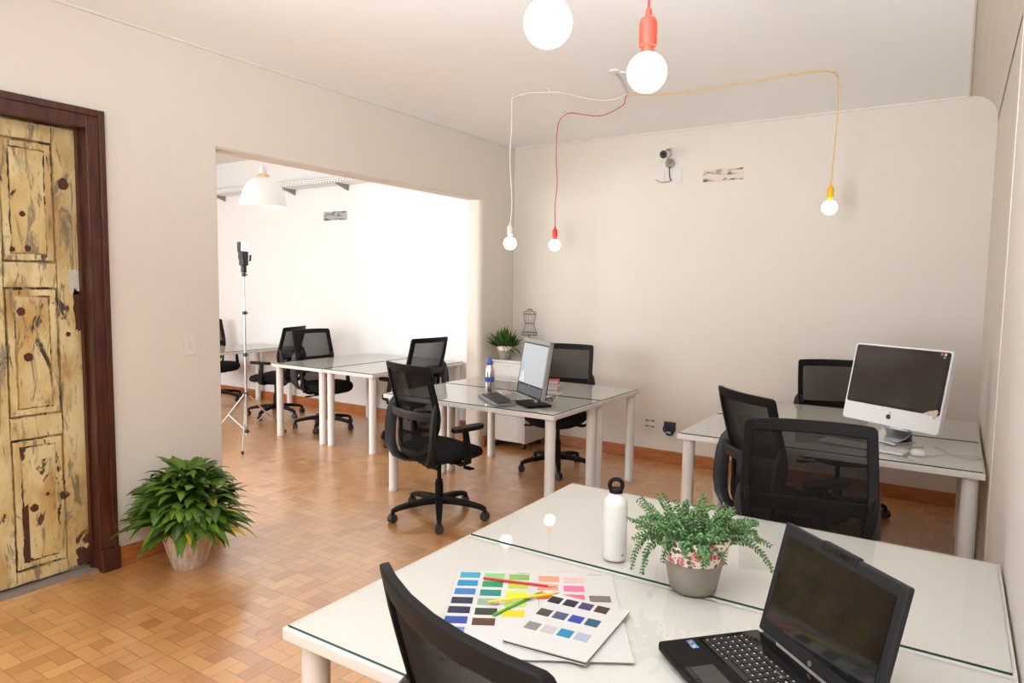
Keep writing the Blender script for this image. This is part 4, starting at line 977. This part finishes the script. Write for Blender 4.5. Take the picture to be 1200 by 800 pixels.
def patchmat():
    m = bpy.data.materials.new('scraped_plaster'); m.use_nodes = True; nt = m.node_tree; P = nt.nodes['Principled BSDF']; L = nt.links.new
    tc = nt.nodes.new('ShaderNodeTexCoord'); mp = nt.nodes.new('ShaderNodeMapping'); mp.inputs['Scale'].default_value = (1, 1, 3.2); L(tc.outputs['Object'], mp.inputs[0])
    n = nt.nodes.new('ShaderNodeTexNoise'); n.inputs['Scale'].default_value = 9; n.inputs['Detail'].default_value = 7; n.inputs['Distortion'].default_value = .6; L(mp.outputs[0], n.inputs['Vector'])
    cr = nt.nodes.new('ShaderNodeValToRGB'); e = cr.color_ramp.elements; e[0].position = .36; e[0].color = (*hexc('4A3E36'), 1); e[1].position = .50; e[1].color = (*hexc('D8CABB'), 1); x = e.new(.43); x.color = (*hexc('A89C92'), 1)
    L(n.outputs['Fac'], cr.inputs[0]); L(cr.outputs[0], P.inputs['Base Color']); P.inputs['Roughness'].default_value = .9; return m
M['patch'] = patchmat()
def patch(x, z, w, h, lb, sk=0, pm=None):
    rn = random.Random(int(w*1000)); pts = []
    for i in range(24):
        a = i/24*4; k = int(a); s = a-k; c = [(-1, -1), (1, -1), (1, 1), (-1, 1)]; p = V(c[k]).lerp(V(c[(k+1) % 4]), s)
        pts.append((p.x*w/2+rn.uniform(-.004, .004), p.y*h/2+p.x*sk+rn.uniform(-.004, .004)))
    o = MB().prism(pts, 0, .004, M=MY).build('plaster_patch', pm or M['patch']); o.location = (x, YB, z); tag(o, lb, 'wall patch'); return o
patch(-1.71, 2.530, .34, .10, 'scraped plaster patch with dark stains on the back wall', 0)
M['patchB'] = M['patch'].copy(); _e = [n for n in M['patchB'].node_tree.nodes if n.type == 'VALTORGB'][0].color_ramp.elements
_e[0].color = (*hexc('4E4C4A'), 1); _e[1].color = (*hexc('77757A'), 1); _e[2].color = (*hexc('A8A6A4'), 1)
patch(-6.39, 2.385, .40, .105, 'small grey scraped patch high on the bright room wall', pm=M['patchB'])
# cable tray in the bright room
t = empty('cable_tray', (-7.27, YB, 2.745), 0, 'white perforated cable tray on brackets high on the bright room wall', 'cable tray')
b = MB(); b.box(-1.9, 1.50, -.20, -.196, 0, .055); b.box(-1.9, 1.50, -.012, -.008, 0, .055); b.box(-1.9, 1.50, -.20, -.008, 0, .003)
b.box(-1.9, 1.50, -.203, -.19, .052, .057); b.build('tray', M['wallB'], t)
b = MB()
for i in range(70): x = -1.88+i*.048; b.box(x, x+.02, -.2012, -.1998, .012, .022); b.box(x+.015, x+.035, -.2012, -.1998, .034, .043)
b.build('slots', mat('slot_shadow_grey', '5E5E5C', .7), t)['kind'] = 'stuff'
for x in (-1.3, .15, 1.1):
    b = MB(); b.prism([(0, 0), (-.19, 0), (-.19, -.012), (0, -.07)], -.012, .012, M=T(x, 0, 0) @ Matrix(((0, 0, 1, 0), (1, 0, 0, 0), (0, 1, 0, 0), (0, 0, 0, 1)))); b.build('bracket', mat('galvanised', '8E8C80', .5), t)

# ------------------------------------------------------------------ light
def area(name, loc, rot, sx_, sy_, power, col=(1, 1, 1), spread=180):
    l = bpy.data.lights.new(name, 'AREA'); l.shape = 'RECTANGLE'; l.size = sx_; l.size_y = sy_; l.energy = power; l.color = col; l.spread = math.radians(spread)
    o = bpy.data.objects.new(name, l); C.objects.link(o); o.location = loc; o.rotation_euler = rot; return o
area('window_daylight', (-1.85, YF-.16, 1.65), (math.radians(100), 0, 0), 2.9, 1.5, 45, (.90, .96, 1))  # added fill light; the window behind the camera is made up for it
area('window_daylight', (-6.7, YFB-.16, 1.55), (math.radians(72), 0, 0), 4.2, 1.7, 185, (.95, .98, 1))
fl_ = bpy.data.lights.new('flash', 'SPOT'); fl_.energy = 60; fl_.spot_size = math.radians(150); fl_.spot_blend = 1; fl_.shadow_soft_size = .10; fl_.color = (1, .97, .95)
o = bpy.data.objects.new('flash', fl_); C.objects.link(o); o.location = (-5.77, 4.18, 1.915); o.rotation_euler = V((.80, .60, .10)).to_track_quat('-Z', 'Y').to_euler()
o = area('bounce_flash', (-.65, -.5, 1.9), V((.15, .33, 1)).to_track_quat('-Z', 'Y').to_euler(), .6, .6, 125, (.90, .96, 1))  # unseen lamp added behind the camera, aimed up to brighten the ceiling
sp = bpy.data.lights.new('camera_flash', 'SPOT'); sp.energy = 460; sp.spot_size = math.radians(85); sp.spot_blend = 1; sp.shadow_soft_size = .3; sp.color = (.92, .97, 1)  # unseen fill spot, added to lift the ceiling and upper back wall
o = bpy.data.objects.new('camera_flash', sp); C.objects.link(o); o.location = (-.65, -.5, 1.25); o.rotation_euler = V((-.75, 3.1, 1.8)).to_track_quat('-Z', 'Y').to_euler()
w = bpy.data.worlds.new('world'); w.use_nodes = True; bpy.context.scene.world = w
bg = w.node_tree.nodes['Background']; bg.inputs[0].default_value = (.85, .92, 1, 1); bg.inputs[1].default_value = 1.2

sc = bpy.context.scene
sc.view_settings.view_transform = 'Standard'; sc.view_settings.look = 'None'; sc.view_settings.gamma = 1; sc.view_settings.use_curve_mapping = False
sc.view_settings.exposure = .10
sc.cycles.use_denoising = True
sc.cycles.max_bounces = 8; sc.cycles.diffuse_bounces = 5; sc.cycles.glossy_bounces = 3; sc.cycles.transparent_max_bounces = 12
sc.cycles.sample_clamp_indirect = 6; sc.cycles.caustics_reflective = False; sc.cycles.caustics_refractive = False
